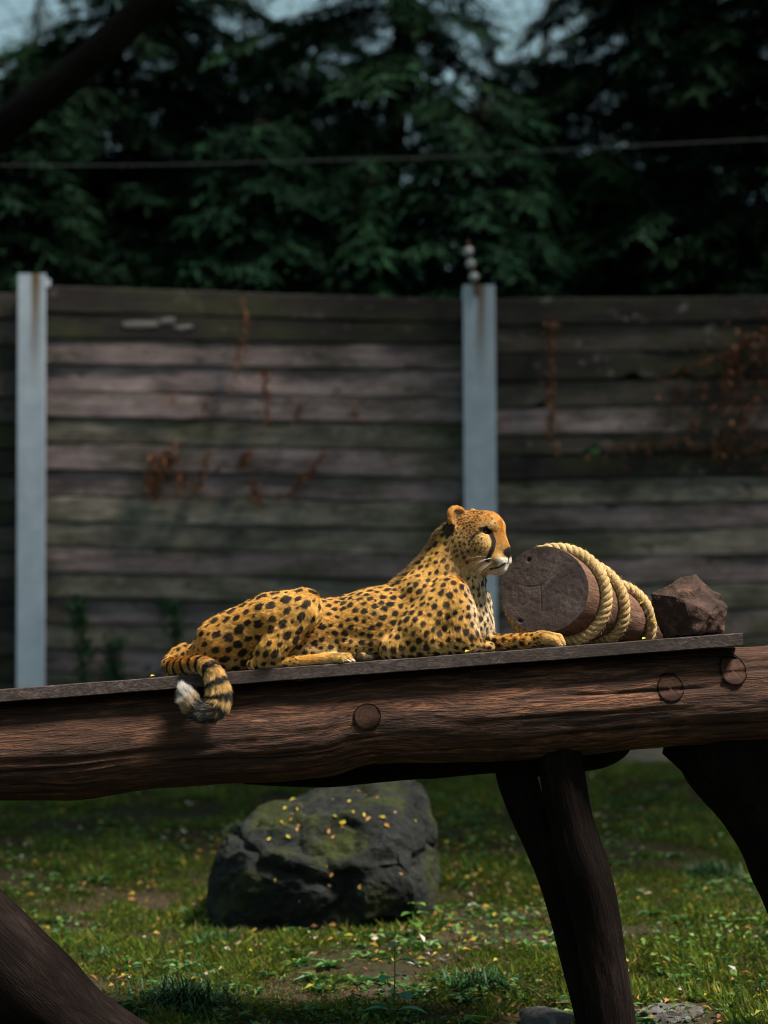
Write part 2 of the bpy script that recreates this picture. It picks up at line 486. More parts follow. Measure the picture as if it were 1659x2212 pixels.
def tints(n, cols, weights=None, var=0.25, rep=4):
    """n random tints, each repeated for rep vertices."""
    cols = np.array(cols); k = RNG.choice(len(cols), n, p=weights)
    c = cols[k] * RNG.uniform(1 - var, 1 + var, (n, 1))
    return np.repeat(np.clip(c, 0.003, 1), rep, 0)

# ------------------------------------------------------------------ ground
gx = np.unique(np.concatenate([np.linspace(-150, -8, 24), np.linspace(-8, 8, 130), np.linspace(8, 150, 24)]))
gy = np.unique(np.concatenate([np.linspace(-40, 6, 14), np.linspace(6, 18, 120), np.linspace(18, 400, 30)]))
GX, GY = np.meshgrid(gx, gy, indexing='ij')
GZ = ground_z(GX, GY)
near_ = (np.abs(GX) < 7) & (GY > 6) & (GY < 18)
GZ = GZ + near_ * 0.018 * fbm(np.stack([GX, GY, GX * 0], 2).reshape(-1, 3) * 4.0, 40, 3).reshape(GX.shape)
V = np.stack([GX, GY, GZ], 2).reshape(-1, 3)
nx_, ny_ = GX.shape
i = np.arange(nx_ - 1)[:, None]; j = np.arange(ny_ - 1)[None]
F = np.stack([i * ny_ + j, (i + 1) * ny_ + j, (i + 1) * ny_ + j + 1, i * ny_ + j + 1], 2).reshape(-1, 4)
tag(obj('ground', V, F, ground_mat.m, origin=(0, 0, 0)), 'dark soil of the sloping enclosure under grass and leaves', 'ground', kind='structure')

# ------------------------------------------------------------------ fence
FY = 16.5
FS = scale_at(FY)
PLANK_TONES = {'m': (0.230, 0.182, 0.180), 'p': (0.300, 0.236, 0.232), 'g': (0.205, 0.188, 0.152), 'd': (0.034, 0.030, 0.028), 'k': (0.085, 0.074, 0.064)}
def plank_mesh(u0, v0a, v0b, u1, v1a, v1b, seed, depth, notch=None):
    """A weathered plank between the corner heights; lower edge stands proud so that each plank shades the next."""
    n = 34
    t = np.linspace(0, 1, n)
    top = v0a + (v1a - v0a) * t; bot = v0b + (v1b - v0b) * t
    P = np.stack([t * 9, np.full(n, seed * 3.1), np.zeros(n)], 1)
    top = top + 1.2 * fbm(P, seed, 3); bot = bot + 1.5 * fbm(P + 50, seed + 3, 4)
    if notch is not None:
        for (c, w, dep) in notch:
            uu_ = u0 + (u1 - u0) * t
            bot = bot - dep * np.exp(-((uu_ - c) / w) ** 2)
    bow = 5.0 * fbm(P * 0.5 + 9, seed + 7, 2)
    # cross-section: (fraction of height from top, depth towards viewer in px, side)
    prof = [(0.0, 3.0), (0.05, 9.5), (0.45, 11.0), (0.93, 13.0), (0.985, 11.5), (1.0, 6.0), (1.0, -10.0), (0.0, -10.0)]
    rows = []
    for (fr, dpt) in prof:
        v = top + (bot - top) * fr
        rows.append(np.stack([u0 + (u1 - u0) * t, -(dpt + depth + bow) + 0 * t, v], 1))
    R = np.stack(rows, 1)          # n x 8 x 3
    k = R.shape[1]
    Q = R.reshape(-1, 3)
    W_ = np.array([at(a_, c_, FY) for a_, b_, c_ in Q]); W_[:, 1] += Q[:, 1] * FS
    ii = np.arange(n - 1)[:, None]; jj = np.arange(k)[None]
    a_ = ii * k + jj; b_ = ii * k + (jj + 1) % k
    Fq = np.stack([a_, b_, b_ + k, a_ + k], 2).reshape(-1, 4)[:, ::-1]
    caps = np.array([[0, 1, 2, 3, 4, 5, 6, 7], list(range((n - 1) * k + 7, (n - 1) * k - 1, -1))])
    gv = np.stack([W_[:, 0], W_[:, 2], W_[:, 1]], 1)
    return W_, [Fq, caps], {'gv': ('FLOAT_VECTOR', gv)}

def flake(plank, pts, Y):
    P_ = np.array([at(a_, b_, Y) for a_, b_ in pts]); n_ = len(P_)
    c_ = P_.mean(0) - np.array([0, 0.003, 0])
    V_ = np.concatenate([P_, [c_], P_ + np.array([0, 0.03, 0])])
    F_ = [np.array([[k, (k + 1) % n_, n_] for k in range(n_)]), np.array([[k, n_ + 1 + k, n_ + 1 + (k + 1) % n_, (k + 1) % n_] for k in range(n_)])]
    obj('bare_flake', V_, F_, flake_mat.m, plank, smooth=False)
flake_mat = Mat('bare_wood', 0.8, 0.2); flake_mat.col(flake_mat.ramp(flake_mat.noise(flake_mat.mapping(flake_mat.coord(), (4, 40, 40)), 1.0, 3), [(0.3, (0.10, 0.093, 0.09)), (0.7, (0.24, 0.225, 0.215))]))
def fence_panel(u0, u1, left_v, right_v, tones, label, base_seed, notches={}):
    base = at((u0 + u1) / 2, max(left_v), FY)
    T = thing('plank_fence', base, label, 'fence', 'plank panels of the tall wooden fence')
    for i_ in range(len(left_v) - 1):
        gap = -0.3
        V_, F_, A_ = plank_mesh(u0, left_v[i_] + gap, left_v[i_ + 1] - gap, u1, right_v[i_] + gap, right_v[i_ + 1] - gap, base_seed + i_, random.uniform(-2.5, 3), notches.get(i_))
        o = obj('plank', V_, F_, plank_mat.m, T, attrs=A_, smooth=False)
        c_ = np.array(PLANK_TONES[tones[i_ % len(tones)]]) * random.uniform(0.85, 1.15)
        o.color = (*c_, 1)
    return T
lv = [618, 676, 733, 789, 846, 902, 957, 1016, 1072, 1127, 1180, 1236, 1290, 1345, 1400, 1455, 1510, 1565, 1620, 1672]
rv = [648, 699, 746, 800, 862, 915, 976, 1036, 1086, 1146, 1204, 1256, 1312, 1366, 1420, 1474, 1528, 1582, 1634, 1684]
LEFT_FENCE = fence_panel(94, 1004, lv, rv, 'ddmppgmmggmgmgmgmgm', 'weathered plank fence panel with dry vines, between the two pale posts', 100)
_pl = [c for c in LEFT_FENCE.children]
flake(_pl[1], [(262, 697), (285, 693), (340, 694), (345, 704), (300, 709), (268, 706)], FY - 0.046)
flake(_pl[1], [(344, 690), (362, 684), (380, 686), (376, 697), (350, 700)], FY - 0.046)
flake(_pl[1], [(372, 706), (410, 700), (420, 706), (392, 714)], FY - 0.046)
lv2 = [646, 705, 765, 826, 884, 942, 985, 1040, 1094, 1152, 1210, 1268, 1326, 1384, 1440, 1496, 1552, 1608, 1666]
rv2 = [638, 692, 752, 812, 868, 924, 966, 1020, 1075, 1134, 1192, 1250, 1308, 1366, 1420, 1476, 1532, 1588, 1640]
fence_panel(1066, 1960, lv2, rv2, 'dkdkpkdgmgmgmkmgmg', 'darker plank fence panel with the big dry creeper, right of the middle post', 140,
            {2: [(1370, 12, 18), (1470, 14, 18)], 3: [(1168, 11, 19)], 5: [(1281, 13, 20)]})
fence_panel(2024, 2930, [v - 8 for v in rv2], [v - 4 for v in rv2], 'kdkmkgkmgk', 'plank fence panel beyond the right edge of the picture', 220)
lv3 = [640 + 56 * k for k in range(19)]
fence_panel(-860, 44, lv3, [v - 6 for v in lv3], 'dkdkkd', 'dark plank fence panel left of the left post', 180)

def fence_post(uc, vt, vb, w, lean, label):
    """Steel H-section post standing in front of the plank ends."""
    top = at(uc, vt, FY - 0.10); bot = at(uc + lean, vb, FY - 0.10)
    hw = w / 2 * FS * 0.994; h = top.z - bot.z
    T = thing('fence_post', (bot.x, bot.y, bot.z), label, 'post', 'pale steel posts of the fence')
    dx = top.x - bot.x
    def bx(x0, x1, y0, y1, z0=0.0, z1=h, bev=0.004):
        P_ = []
        for z in (z0, z1):
            sh = dx * z / h
            P_ += [(x0 + bev + sh, y0, z), (x1 - bev + sh, y0, z), (x1 + sh, y0 + bev, z), (x1 + sh, y1, z), (x0 + sh, y1, z), (x0 + sh, y0 + bev, z)]
        F_ = [[k, (k + 1) % 6, 6 + (k + 1) % 6, 6 + k] for k in range(6)]
        return np.array(P_) + np.array(T.location), [np.array(F_), np.array([[5, 4, 3, 2, 1, 0], [6, 7, 8, 9, 10, 11]])]
    V_, F_ = bx(-hw, hw, -0.02, 0.0); obj('front_flange', V_, F_, post_mat.m, T, smooth=False)
    V_, F_ = bx(-0.012, 0.012, 0.001, 0.19); obj('web', V_, F_, post_mat.m, T, smooth=False)
    V_, F_ = bx(-hw, hw, 0.1905, 0.21); obj('rear_flange', V_, F_, post_mat.m, T, smooth=False)
    return T, top
post1, ptop1 = fence_post(1034.5, 616, 1685, 70, 6, 'pale grey steel post with rust streak and insulators behind the cheetah\'s head')
post2, ptop2 = fence_post(69, 592, 1690, 61, -3, 'pale grey steel post near the left edge, no insulators')

post3, ptop3 = fence_post(1992, 610, 1680, 66, 4, 'pale grey steel post beyond the right edge of the picture')

def lathe(P0, axis, prof, n=14):
    """Solid of revolution: prof = [(distance along axis, radius)]."""
    D, S_, U_ = rot_to(np.array([axis], float)); D, S_, U_ = D[0], S_[0], U_[0]
    th = np.linspace(0, 2 * np.pi, n, endpoint=False)
    V_ = np.concatenate([np.array(P0) + D * s_ + r_ * (np.cos(th)[:, None] * S_ + np.sin(th)[:, None] * U_) for s_, r_ in prof])
    ii = np.arange(len(prof) - 1)[:, None]; jj = np.arange(n)[None]
    a_ = ii * n + jj; b_ = ii * n + (jj + 1) % n
    return V_, np.stack([a_, b_, b_ + n, a_ + n], 2).reshape(-1, 4)
rodp = [at(1029, 640, FY - 0.14), at(1027, 612, FY - 0.14), at(1024, 595, FY - 0.14), at(1018, 570, FY - 0.14), at(1013, 541, FY - 0.14), at(1011, 520, FY - 0.14)]
V_, F_, A_ = tube([np.array(p) for p in rodp], [0.013] * 6, 16, 8)
rod = obj('insulator_rod', V_, F_, rust_mat.m, post1)
for (uu_, vv_) in ((1013.5, 543), (1018, 570), (1025, 598)):
    p_ = np.array(at(uu_, vv_, FY - 0.14)); r_ = 10.5 * FS
    V_, F_ = lathe(p_ - np.array([0, 0, r_]), (-0.12, 0, 1), [(0, 0.003), (0.15 * r_, 0.55 * r_), (0.5 * r_, 0.93 * r_), (r_, r_), (1.45 * r_, 0.95 * r_), (1.8 * r_, 0.6 * r_), (2 * r_, 0.003)])
    obj('insulator', V_, F_, porcelain_mat.m, rod)
def wire_obj(pts, r, label, Y):
    P_, _ = resample([np.array(at(a_, b_, c_)) for a_, b_, c_ in pts], [r] * len(pts), 40)
    V_, F_ = wires([P_], r, 6)
    return tag(obj('fence_wire', V_, F_, wire_mat.m), label, 'wire')
wire_obj([(-700, 352, 17.6), (240, 357, 17.4), (700, 346, 17.2), (1000, 337, 17.1), (1440, 311, 17.0), (3400, 215, 16.6)], 0.0022, 'single thin wire crossing in front of the dark conifers', FY)

# creepers on the fence
def creeper(name, paths, Y, stem_r, stem_cols, leaf_n, leaf_size, leaf_cols, label, cat, spread=0.03):
    pts = []
    for path in paths:
        P_ = np.array([at(a_, b_, Y) for a_, b_ in path]); n_ = max(8, len(P_) * 5)
        P_, _ = resample(P_, [1] * len(P_), n_)
        P_ = P_ + 0.012 * np.stack([fbm(P_ * 9 + 3 * q, q + 60, 2) for q in range(3)], 1)
        pts.append(P_)
    base = min((p for P_ in pts for p in P_), key=lambda p: p[2])
    T = thing(name, tuple(base), label, cat)
    sm = leafy(name + '_stem', 0.9, 0.1)
    for P_ in pts:
        V_, F_ = wires([P_], stem_r, 4, stem_r * 0.5)
        obj('stem', V_, F_, sm.m, T, attrs={'tint': ('FLOAT_COLOR', tints(len(V_), [stem_cols], None, 0.3, 1))})
    allp = np.concatenate(pts)
    leaf_n = int(leaf_n * 1.6)
    k_ = RNG.integers(0, len(allp), leaf_n)
    C_ = allp[k_] + RNG.normal(0, spread, (leaf_n, 3)) * np.array([1, 0.3, 1]) - np.array([0, 0.012, 0])
    D_ = RNG.normal(0, 1, (leaf_n, 3)) * np.array([1, 0.5, 1]) + np.array([0, -0.3, -0.8])
    V_, F_ = leaves(C_, D_, leaf_size * RNG.uniform(0.6, 1.3, leaf_n), leaf_size * 0.75, None, 0.3, 0.2)
    obj('foliage', V_, F_, litter_mat.m if 'dry' in name else broad_mat.m, T, attrs={'tint': ('FLOAT_COLOR', tints(leaf_n, leaf_cols, None, 0.35))}, smooth=False)['kind'] = 'stuff'
    return T
DRY = [(0.30, 0.105, 0.042), (0.20, 0.070, 0.034), (0.38, 0.17, 0.085), (0.12, 0.045, 0.025)]
DST = (0.14, 0.07, 0.04)
VY = FY - 0.09
creeper('dry_creeper', [[(525, 640), (532, 730), (512, 800), (492, 860)], [(520, 740), (505, 790)]], VY, 0.006, DST, 26, 0.035, DRY, 'short dry vine slanting under the top planks of the left panel', 'vine', 0.012)
creeper('dry_creeper', [[(569, 800), (574, 850), (577, 905)]], VY, 0.007, DST, 36, 0.038, DRY, 'straight dry vine strip on the upper middle of the left panel', 'vine', 0.014)
creeper('dry_creeper', [[(445, 862), (440, 905)], [(370, 862), (380, 866)], [(648, 868), (640, 910)], [(768, 875), (766, 908)]], VY, 0.006, DST, 40, 0.035, DRY, 'small scattered dry vine bits in a row on the left panel', 'vine', 0.014)
creeper('dry_creeper', [[(370, 970), (355, 1010), (330, 1040), (340, 1080)], [(320, 985), (370, 1000)]], VY, 0.008, DST, 110, 0.04, DRY, 'bushy dry vine clump at the left of the left panel', 'vine', 0.035)
creeper('dry_creeper', [[(448, 975), (435, 1030), (412, 1070)], [(395, 1030), (385, 1065)]], VY, 0.007, DST, 48, 0.038, DRY, 'slanting dry vine right of the bushy clump', 'vine', 0.014)
creeper('dry_creeper', [[(545, 975), (525, 1005)], [(548, 1035), (553, 1065), (565, 1088)]], VY, 0.007, DST, 46, 0.04, DRY, 'short dry vine at the middle of the left panel', 'vine', 0.016)
creeper('dry_creeper', [[(700, 975), (675, 1015), (645, 1045), (620, 1072)]], VY, 0.007, DST, 44, 0.036, DRY, 'long slanting dry vine nearest the middle post', 'vine', 0.012)
creeper('dry_creeper', [[(1192, 690), (1190, 760), (1188, 830), (1192, 890), (1185, 940), (1200, 980)]], VY, 0.007, (0.11, 0.06, 0.035), 75, 0.04, [(0.26, 0.13, 0.07), (0.18, 0.075, 0.035)], 'hanging dry vine right of the middle post', 'vine', 0.022)
creeper('dry_creeper', [[(1900, 560), (1700, 720), (1600, 800), (1540, 890), (1470, 950), (1300, 965)], [(1760, 700), (1640, 850), (1580, 960), (1480, 960)], [(1700, 690), (1590, 760), (1480, 800), (1450, 880)], [(1720, 800), (1660, 960), (1540, 975)],
        [(1620, 720), (1560, 830), (1610, 930)]], VY, 0.009, DST, 430, 0.045, [tuple(0.6 * x for x in c) for c in DRY], 'big tangled reddish dry creeper on the right panel', 'vine', 0.075)
IVY = [(0.025, 0.085, 0.045), (0.035, 0.11, 0.05), (0.018, 0.055, 0.03), (0.06, 0.12, 0.04)]
creeper('ivy', [[(175, 1480), (182, 1400), (172, 1330), (165, 1292)], [(250, 1480), (245, 1400), (252, 1385)]], VY, 0.007, DST, 300, 0.045, IVY, 'green ivy climbing the lower left fence beside the left post', 'ivy', 0.035)
creeper('ivy', [[(385, 1420), (380, 1350), (375, 1308), (340, 1302)]], VY, 0.006, DST, 130, 0.042, IVY, 'short green ivy strand above the cheetah\'s rump', 'ivy', 0.028)

# ------------------------------------------------------------------ trees
def conifer(base, height, radius, seed, label, density=1.0, z_min=1.0, tint=1.0):
    r_ = np.random.default_rng(seed)
    T = thing('conifer', tuple(base), label, 'tree', 'conifers behind the fence')
    base = np.array(base)
    n_ = 9
    P_ = [base + np.array([0.12 * math.sin(k * 1.3 + seed), 0.1 * math.cos(k + seed), height * k / (n_ - 1)]) for k in range(n_)]
    V_, F_, A_ = tube(P_, np.linspace(0.17, 0.02, n_) * height / 8, 30, 10, 0.12, 3, 0.01, seed)
    obj('trunk', V_, F_, tree_bark.m, T, attrs=A_)
    bp = []; C_ = []; D_ = []; Sz = []; Tn = []
    nb = int(160 * density * height / 8)
    for b in range(nb):
        t = (b + r_.random()) / nb
        z = z_min + (height - z_min) * t ** 0.9
        L_ = radius * (1 - 0.82 * t) * r_.uniform(0.65, 1.15) + 0.15
        az = r_.uniform(0, 2 * math.pi)
        dr = np.array([math.cos(az), math.sin(az), 0])
        up = r_.uniform(0.15, 0.5)
        s_ = np.linspace(0, 1, 7)
        pth = base + np.array([0, 0, z]) + dr * (L_ * s_)[:, None] + np.array([0, 0, 1.0]) * (L_ * (up * s_ - 0.62 * s_ ** 2))[:, None]
        bp.append(pth)
        m_ = int(24 * L_ * density + 8)                     # feathery sprays hanging from the branch
        q = r_.uniform(0.06, 1.0, m_)
        at_b = np.stack([np.interp(q, s_, pth[:, k]) for k in range(3)], 1)
        lat = np.cross(dr, [0, 0, 1.0])[None]
        sd = r_.choice([-1, 1], m_)[:, None] * lat * r_.uniform(0.4, 1.0, (m_, 1)) + dr * r_.uniform(0.4, 1.0, (m_, 1)) + np.array([0, 0, -0.22]) + r_.normal(0, 0.22, (m_, 3))
        sd /= np.linalg.norm(sd, axis=1)[:, None]
        sl_ = np.cross(sd, np.array([[0, 0, 1.0]]) + r_.normal(0, 0.3, (m_, 3))); sl_ /= np.linalg.norm(sl_, axis=1)[:, None]
        tl_ = 0.36 * (1.15 - q) * r_.uniform(0.6, 1.3, m_) + 0.14
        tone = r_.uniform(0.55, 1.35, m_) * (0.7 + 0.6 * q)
        for e_ in range(7):
            f_ = (e_ + 0.3) / 7
            c_ = at_b + sd * (tl_ * f_)[:, None] + np.array([0, 0, -0.3]) * (tl_ * f_ ** 2)[:, None]
            for sg in ((-1, 1) if e_ < 6 else (0,)):
                dv_ = sd * 0.75 + sl_ * sg * 0.75 + r_.normal(0, 0.16, (m_, 3)) + np.array([0, 0, -0.22])
                C_.append(c_); D_.append(dv_); Sz.append(r_.uniform(0.055, 0.10, m_) * (1.15 - 0.5 * f_)); Tn.append(tone)
    V_, F_ = wires(bp, 0.014, 3, 0.004)
    gv_ = np.repeat(np.linspace(0, 1, 7)[None, :, None], len(bp), 0).repeat(3, 2)
    obj('branches', V_, F_, tree_bark.m, T, attrs={'gv': ('FLOAT_VECTOR', V_)})['kind'] = 'stuff'
    C_ = np.concatenate(C_); D_ = np.concatenate(D_); Sz = np.concatenate(Sz); Tn = np.concatenate(Tn)
    CON.append(T)
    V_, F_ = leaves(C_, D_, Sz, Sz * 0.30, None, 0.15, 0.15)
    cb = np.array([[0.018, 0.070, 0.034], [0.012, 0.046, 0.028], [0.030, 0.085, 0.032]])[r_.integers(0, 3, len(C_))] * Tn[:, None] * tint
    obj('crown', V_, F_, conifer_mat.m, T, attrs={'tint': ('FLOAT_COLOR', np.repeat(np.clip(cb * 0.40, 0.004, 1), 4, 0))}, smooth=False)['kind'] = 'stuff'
    return T
CON = []
def gpt(u, Y):
    x = (u - 829.5) / FPX * Y
    return (x, Y, float(ground_z(x, Y)))
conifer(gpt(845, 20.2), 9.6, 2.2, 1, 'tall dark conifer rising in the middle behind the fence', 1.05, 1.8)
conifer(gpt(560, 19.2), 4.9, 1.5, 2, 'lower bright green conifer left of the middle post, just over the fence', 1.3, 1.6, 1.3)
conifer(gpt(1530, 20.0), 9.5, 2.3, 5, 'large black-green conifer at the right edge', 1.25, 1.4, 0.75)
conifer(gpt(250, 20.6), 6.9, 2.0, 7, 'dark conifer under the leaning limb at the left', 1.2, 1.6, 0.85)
def copy_tree(src, base, rz, sc, label):
    t = src.copy(); COL.objects.link(t); t.location = base; t.rotation_euler = (0, 0, rz); t.scale = sc; t['label'] = label
    for ch in src.children:
        c = ch.copy(); COL.objects.link(c); c.parent = t
for (u_, Y_, src, rz_, sc_, lb) in ((800, 19.1, CON[1], 3.3, (0.85, 0.85, 0.92), 'low green conifer directly before the tall middle conifer'), (1040, 19.0, CON[1], 2.2, (0.92, 0.92, 1.02), 'bright green conifer just above the insulators'), (1300, 19.4, CON[1], 4.4, (0.88, 0.88, 0.94), 'low loose conifer right of the insulators'),
                                    (1800, 19.0, CON[2], 1.2, (0.92, 0.92, 0.9), 'dense conifer beyond the right edge of the picture'), (0, 19.4, CON[3], 5.2, (0.9, 0.9, 0.78), 'dull green conifer above the left post'),
                                    (420, 22.0, CON[3], 1.9, (1.05, 1.05, 0.98), 'shadowy second-row conifer between the leaning limb and the middle conifer'), (1170, 22.4, CON[3], 4.1, (1.0, 1.0, 0.90), 'shadowy second-row conifer right of the middle conifer'),
                                    (660, 22.6, CON[3], 2.4, (1.0, 1.0, 0.96), 'low second-row conifer left of the middle conifer'), (1400, 22.2, CON[2], 2.0, (1.0, 1.0, 0.78), 'second-row conifer left of the black-green one at the right'),
                                    (100, 22.4, CON[1], 0.7, (1.35, 1.35, 1.3), 'low second-row conifer behind the dull green one'), (-330, 20.0, CON[2], 3.0, (1, 1, 0.8), 'conifer beyond the left edge of the picture'),
                                    (2180, 19.8, CON[2], 0.4, (1, 1, 0.85), 'conifer farther beyond the right edge of the picture'), (2560, 20.4, CON[3], 2.7, (1.2, 1.2, 1.1), 'farthest conifer beyond the right edge of the picture'), (-720, 20.4, CON[3], 1.1, (1.2, 1.2, 1.2), 'farthest conifer beyond the left edge of the picture')):
    copy_tree(src, gpt(u_, Y_), rz_, sc_, lb)

def broadleaf(base, trunk_pts, trunk_r, crown, n_clump, per, leaf, seed, label, cols, group=None, twig_r=0.012, name='broadleaf_tree', bough_from=18):
    """Trunk along trunk_pts, boughs to leaf clumps spread through the ellipsoid crown = (centre, radii)."""
    r_ = np.random.default_rng(seed)
    T = thing(name, tuple(base), label, 'tree', group)
    V_, F_, A_ = tube(trunk_pts, trunk_r, 60, 18, 0.10, 2.5, 0.012, seed, ridge=0.03)
    obj('trunk', V_, F_, tree_bark.m, T, attrs=A_)
    cc, cr = np.array(crown[0]), np.array(crown[1])
    q = r_.normal(0, 1, (n_clump, 3)); q /= np.linalg.norm(q, axis=1)[:, None]
    q = cc + q * cr * (r_.random((n_clump, 1)) ** 0.45)
    tp_, _ = resample(trunk_pts, trunk_r, 40)
    pth = []
    for p_ in q:
        s0 = tp_[r_.integers(bough_from, 40)]
        mid = (s0 + p_) / 2 + r_.normal(0, 0.15, 3) + np.array([0, 0, 0.15])
        s_ = np.linspace(0, 1, 8)[:, None]
        pth.append((1 - s_) ** 2 * s0 + 2 * s_ * (1 - s_) * mid + s_ ** 2 * p_)
    V_, F_ = wires(pth, twig_r * 2.2, 4, twig_r * 0.35)
    obj('boughs', V_, F_, tree_bark.m, T, attrs={'gv': ('FLOAT_VECTOR', V_)})['kind'] = 'stuff'
    C_ = np.repeat(q, per, 0) + r_.normal(0, 0.30, (n_clump * per, 3)) * np.array([1, 1, 0.7])
    D_ = r_.normal(0, 1, C_.shape) + np.array([0, 0, -0.4])
    V_, F_ = leaves(C_, D_, leaf * r_.uniform(0.6, 1.3, len(C_)), leaf * 0.6, None, 0.15, 0.1)
    obj('crown', V_, F_, broad_mat.m, T, attrs={'tint': ('FLOAT_COLOR', tints(len(C_), cols, None, 0.3))}, smooth=False)['kind'] = 'stuff'
    return T
GRN = [(0.05, 0.08, 0.025), (0.07, 0.09, 0.025), (0.035, 0.06, 0.02), (0.11, 0.09, 0.02)]
LP = [np.array(p, float) for p in ((-5.2, 14.2, 0.4), (-4.9, 14.0, 1.2), (-4.2, 13.6, 2.0))] + [np.array(at(-330, 560, 13.2)), np.array(at(-60, 330, 13.0)), np.array(at(170, 145, 12.8)), np.array(at(345, -10, 12.6)), np.array(at(600, -240, 12.0)), np.array((1.6, 11.2, 7.0)), np.array((3.4, 10.6, 7.6))]
broadleaf((-5.2, 14.2, 0.4), LP, np.array([0.20, 0.18, 0.14, 0.115, 0.095, 0.085, 0.08, 0.08, 0.075, 0.05]), ((3.0, 12.9, 7.8), (5.8, 3.6, 1.0)), 430, 60, 0.14, 21,  # crown stays out of view, added and sized to shade the fence and slope
          'dark leaning trunk crossing the upper left corner, its unseen crown added for shade', GRN, None, 0.02, 'leaning_tree', 33)
for (u_, Y_, h_, sd_, lb) in ((520, 31, 9.5, 31, 'thin open tree against the sky, left of the middle conifer'), (1190, 32, 9.8, 32, 'thin open tree against the sky, right of the middle conifer'), (60, 30, 9.2, 33, 'thin open tree against the sky in the upper left corner')):
    b_ = np.array(gpt(u_, Y_))
    broadleaf(b_, [b_, b_ + np.array([0.1, 0, h_ * .35]), b_ + np.array([-0.1, 0.1, h_ * .7]), b_ + np.array([0.05, 0, h_])], np.array([0.06, 0.045, 0.03, 0.01]),
              (b_ + np.array([0, 0, h_ * .72]), (2.0, 1.6, h_ * .36)), 150, 16, 0.08, sd_, lb, GRN, 'open trees against the sky', 0.005)
# ------------------------------------------------------------------ cheetah
# Sculpted as a smooth union of tapered capsules and ellipsoids in a side-view frame (u right, d away from the
# viewer, v down; one unit is about 1.55 mm), meshed with surface nets, then coloured and furred.
CH_Y = 8.25
CH_S = scale_at(CH_Y)

def ch_world(P):
    P = np.asarray(P, float)
    y = (1106.0 - P[:, 2]) / FPX
    dy = math.cos(PITCH) - y * math.sin(PITCH)
    t = CH_Y / dy
    return np.stack([(P[:, 0] - 829.5) / FPX * t, np.full(len(P), CH_Y) + P[:, 1] * CH_S,
                     CAM_Z + (math.sin(PITCH) + y * math.cos(PITCH)) * t], 1)

def board_v(u):
    return 1490.0 - 0.0761 * np.asarray(u, float)

HYAW = math.radians(33)
HC, HS = math.cos(HYAW), math.sin(HYAW)
HO = np.array([1015.0, -6.0, 1160.0])
def hd(f, n, z):
    """Head frame (forward, towards the near side, up) to the side-view frame."""
    return (HO[0] + f * HC - n * HS, HO[1] - f * HS - n * HC, HO[2] - z)
def hd_inv(P):
    du, dd = P[:, 0] - HO[0], P[:, 1] - HO[1]
    return du * HC - dd * HS, -du * HS - dd * HC, HO[2] - P[:, 2]

TAN = (0.64, 0.335, 0.062); GOLD = (0.62, 0.295, 0.042); CREAM = (0.70, 0.49, 0.22); BUFF = (0.65, 0.395, 0.115)
ORANGE = (0.46, 0.18, 0.024); WHITE = (0.72, 0.66, 0.56); BROWN = (0.22, 0.12, 0.05)

PR = []
def cone(a, b, ra, rb, k=14, col=TAN, spot=6.0, sy=1.0, flow=None, tagn='', noflow=False):
    PR.append(dict(t='c', a=np.array(a, float), b=np.array(b, float), ra=ra, rb=rb, k=k, col=col, spot=spot, sy=sy,
                   flow=flow, tag=tagn))
def ell(c, r, k=10, col=TAN, spot=6.0, flow=(-1, 0, 0.3), head=False, tagn='', sub=False, pit=0.0):
    PR.append(dict(t='e', c=np.array(c, float), r=np.array(r, float), k=k, col=col, spot=spot, flow=flow, head=head, tag=tagn, sub=sub, pit=pit))

# torso
BK = (-1, 0, 0.15)
cone((505, 6, 1388), (690, 8, 1368), 62, 66, 20, TAN, 8.0, 0.95, BK)
cone((690, 8, 1368), (810, 0, 1352), 66, 75, 30, TAN, 6.5, 0.95, BK)
cone((810, 0, 1354), (930, -4, 1342), 75, 80, 30, TAN, 6.8, 0.92, BK)
cone((930, -4, 1345), (1000, 0, 1345), 76, 56, 30, BUFF, 6.0, 0.95, (-0.3, 0, 1))
cone((870, 0, 1304), (925, 0, 1262), 48, 46, 26, TAN, 6.0, 0.85, BK)
ell((462, 0, 1412), (54, 60, 42), 20, GOLD, 8.0, (-0.8, 0, 0.6))
ell((700, 0, 1412), (130, 62, 22), 20, CREAM, 5.5, BK)
# shoulder blade, hip bone and loose flank skin
cone((900, -46, 1272), (945, -56, 1320), 20, 30, 22, TAN, 6.6, 1, (-0.6, 0, 1))
ell((520, -52, 1340), (30, 20, 22), 16, GOLD, 9.5, (-0.9, 0, 0.35))
cone((760, -52, 1395), (830, -52, 1388), 20, 18, 12, TAN, 6.4, 1, BK)
# neck
cone((940, -2, 1300), (985, -2, 1188), 76, 56, 28, TAN, 5.8, 0.8, (-0.5, 0, 1))
cone((1000, -4, 1330), (1016, -8, 1232), 46, 34, 22, CREAM, 4.8, 0.9, (-0.1, 0, 1))
# near shoulder, upper arm, forearm
cone((966, -54, 1296), (905, -68, 1362), 48, 46, 7, TAN, 6.8, 1, (-0.6, 0, 1))
cone((982, -60, 1322), (992, -66, 1372), 44, 38, 5, TAN, 6.8, 1, (-0.3, 0, 1))
cone((905, -68, 1362), (856, -72, 1398), 45, 30, 7, TAN, 7.0, 1, (-0.6, 0, 1))
cone((850, -74, 1404), (998, -70, 1386), 26, 33, 18, TAN, 7.0, 1, (1, 0, 0.2))
cone((985, -68, 1386), (1030, -62, 1393), 27, 15, 8, TAN, 6.0, 1, (1, 0, 0.2))
cone((1034, -60, 1395), (1056, -56, 1398), 13, 11, 5, GOLD, 4.5, 1, (1, 0, 0.2), 'paw')
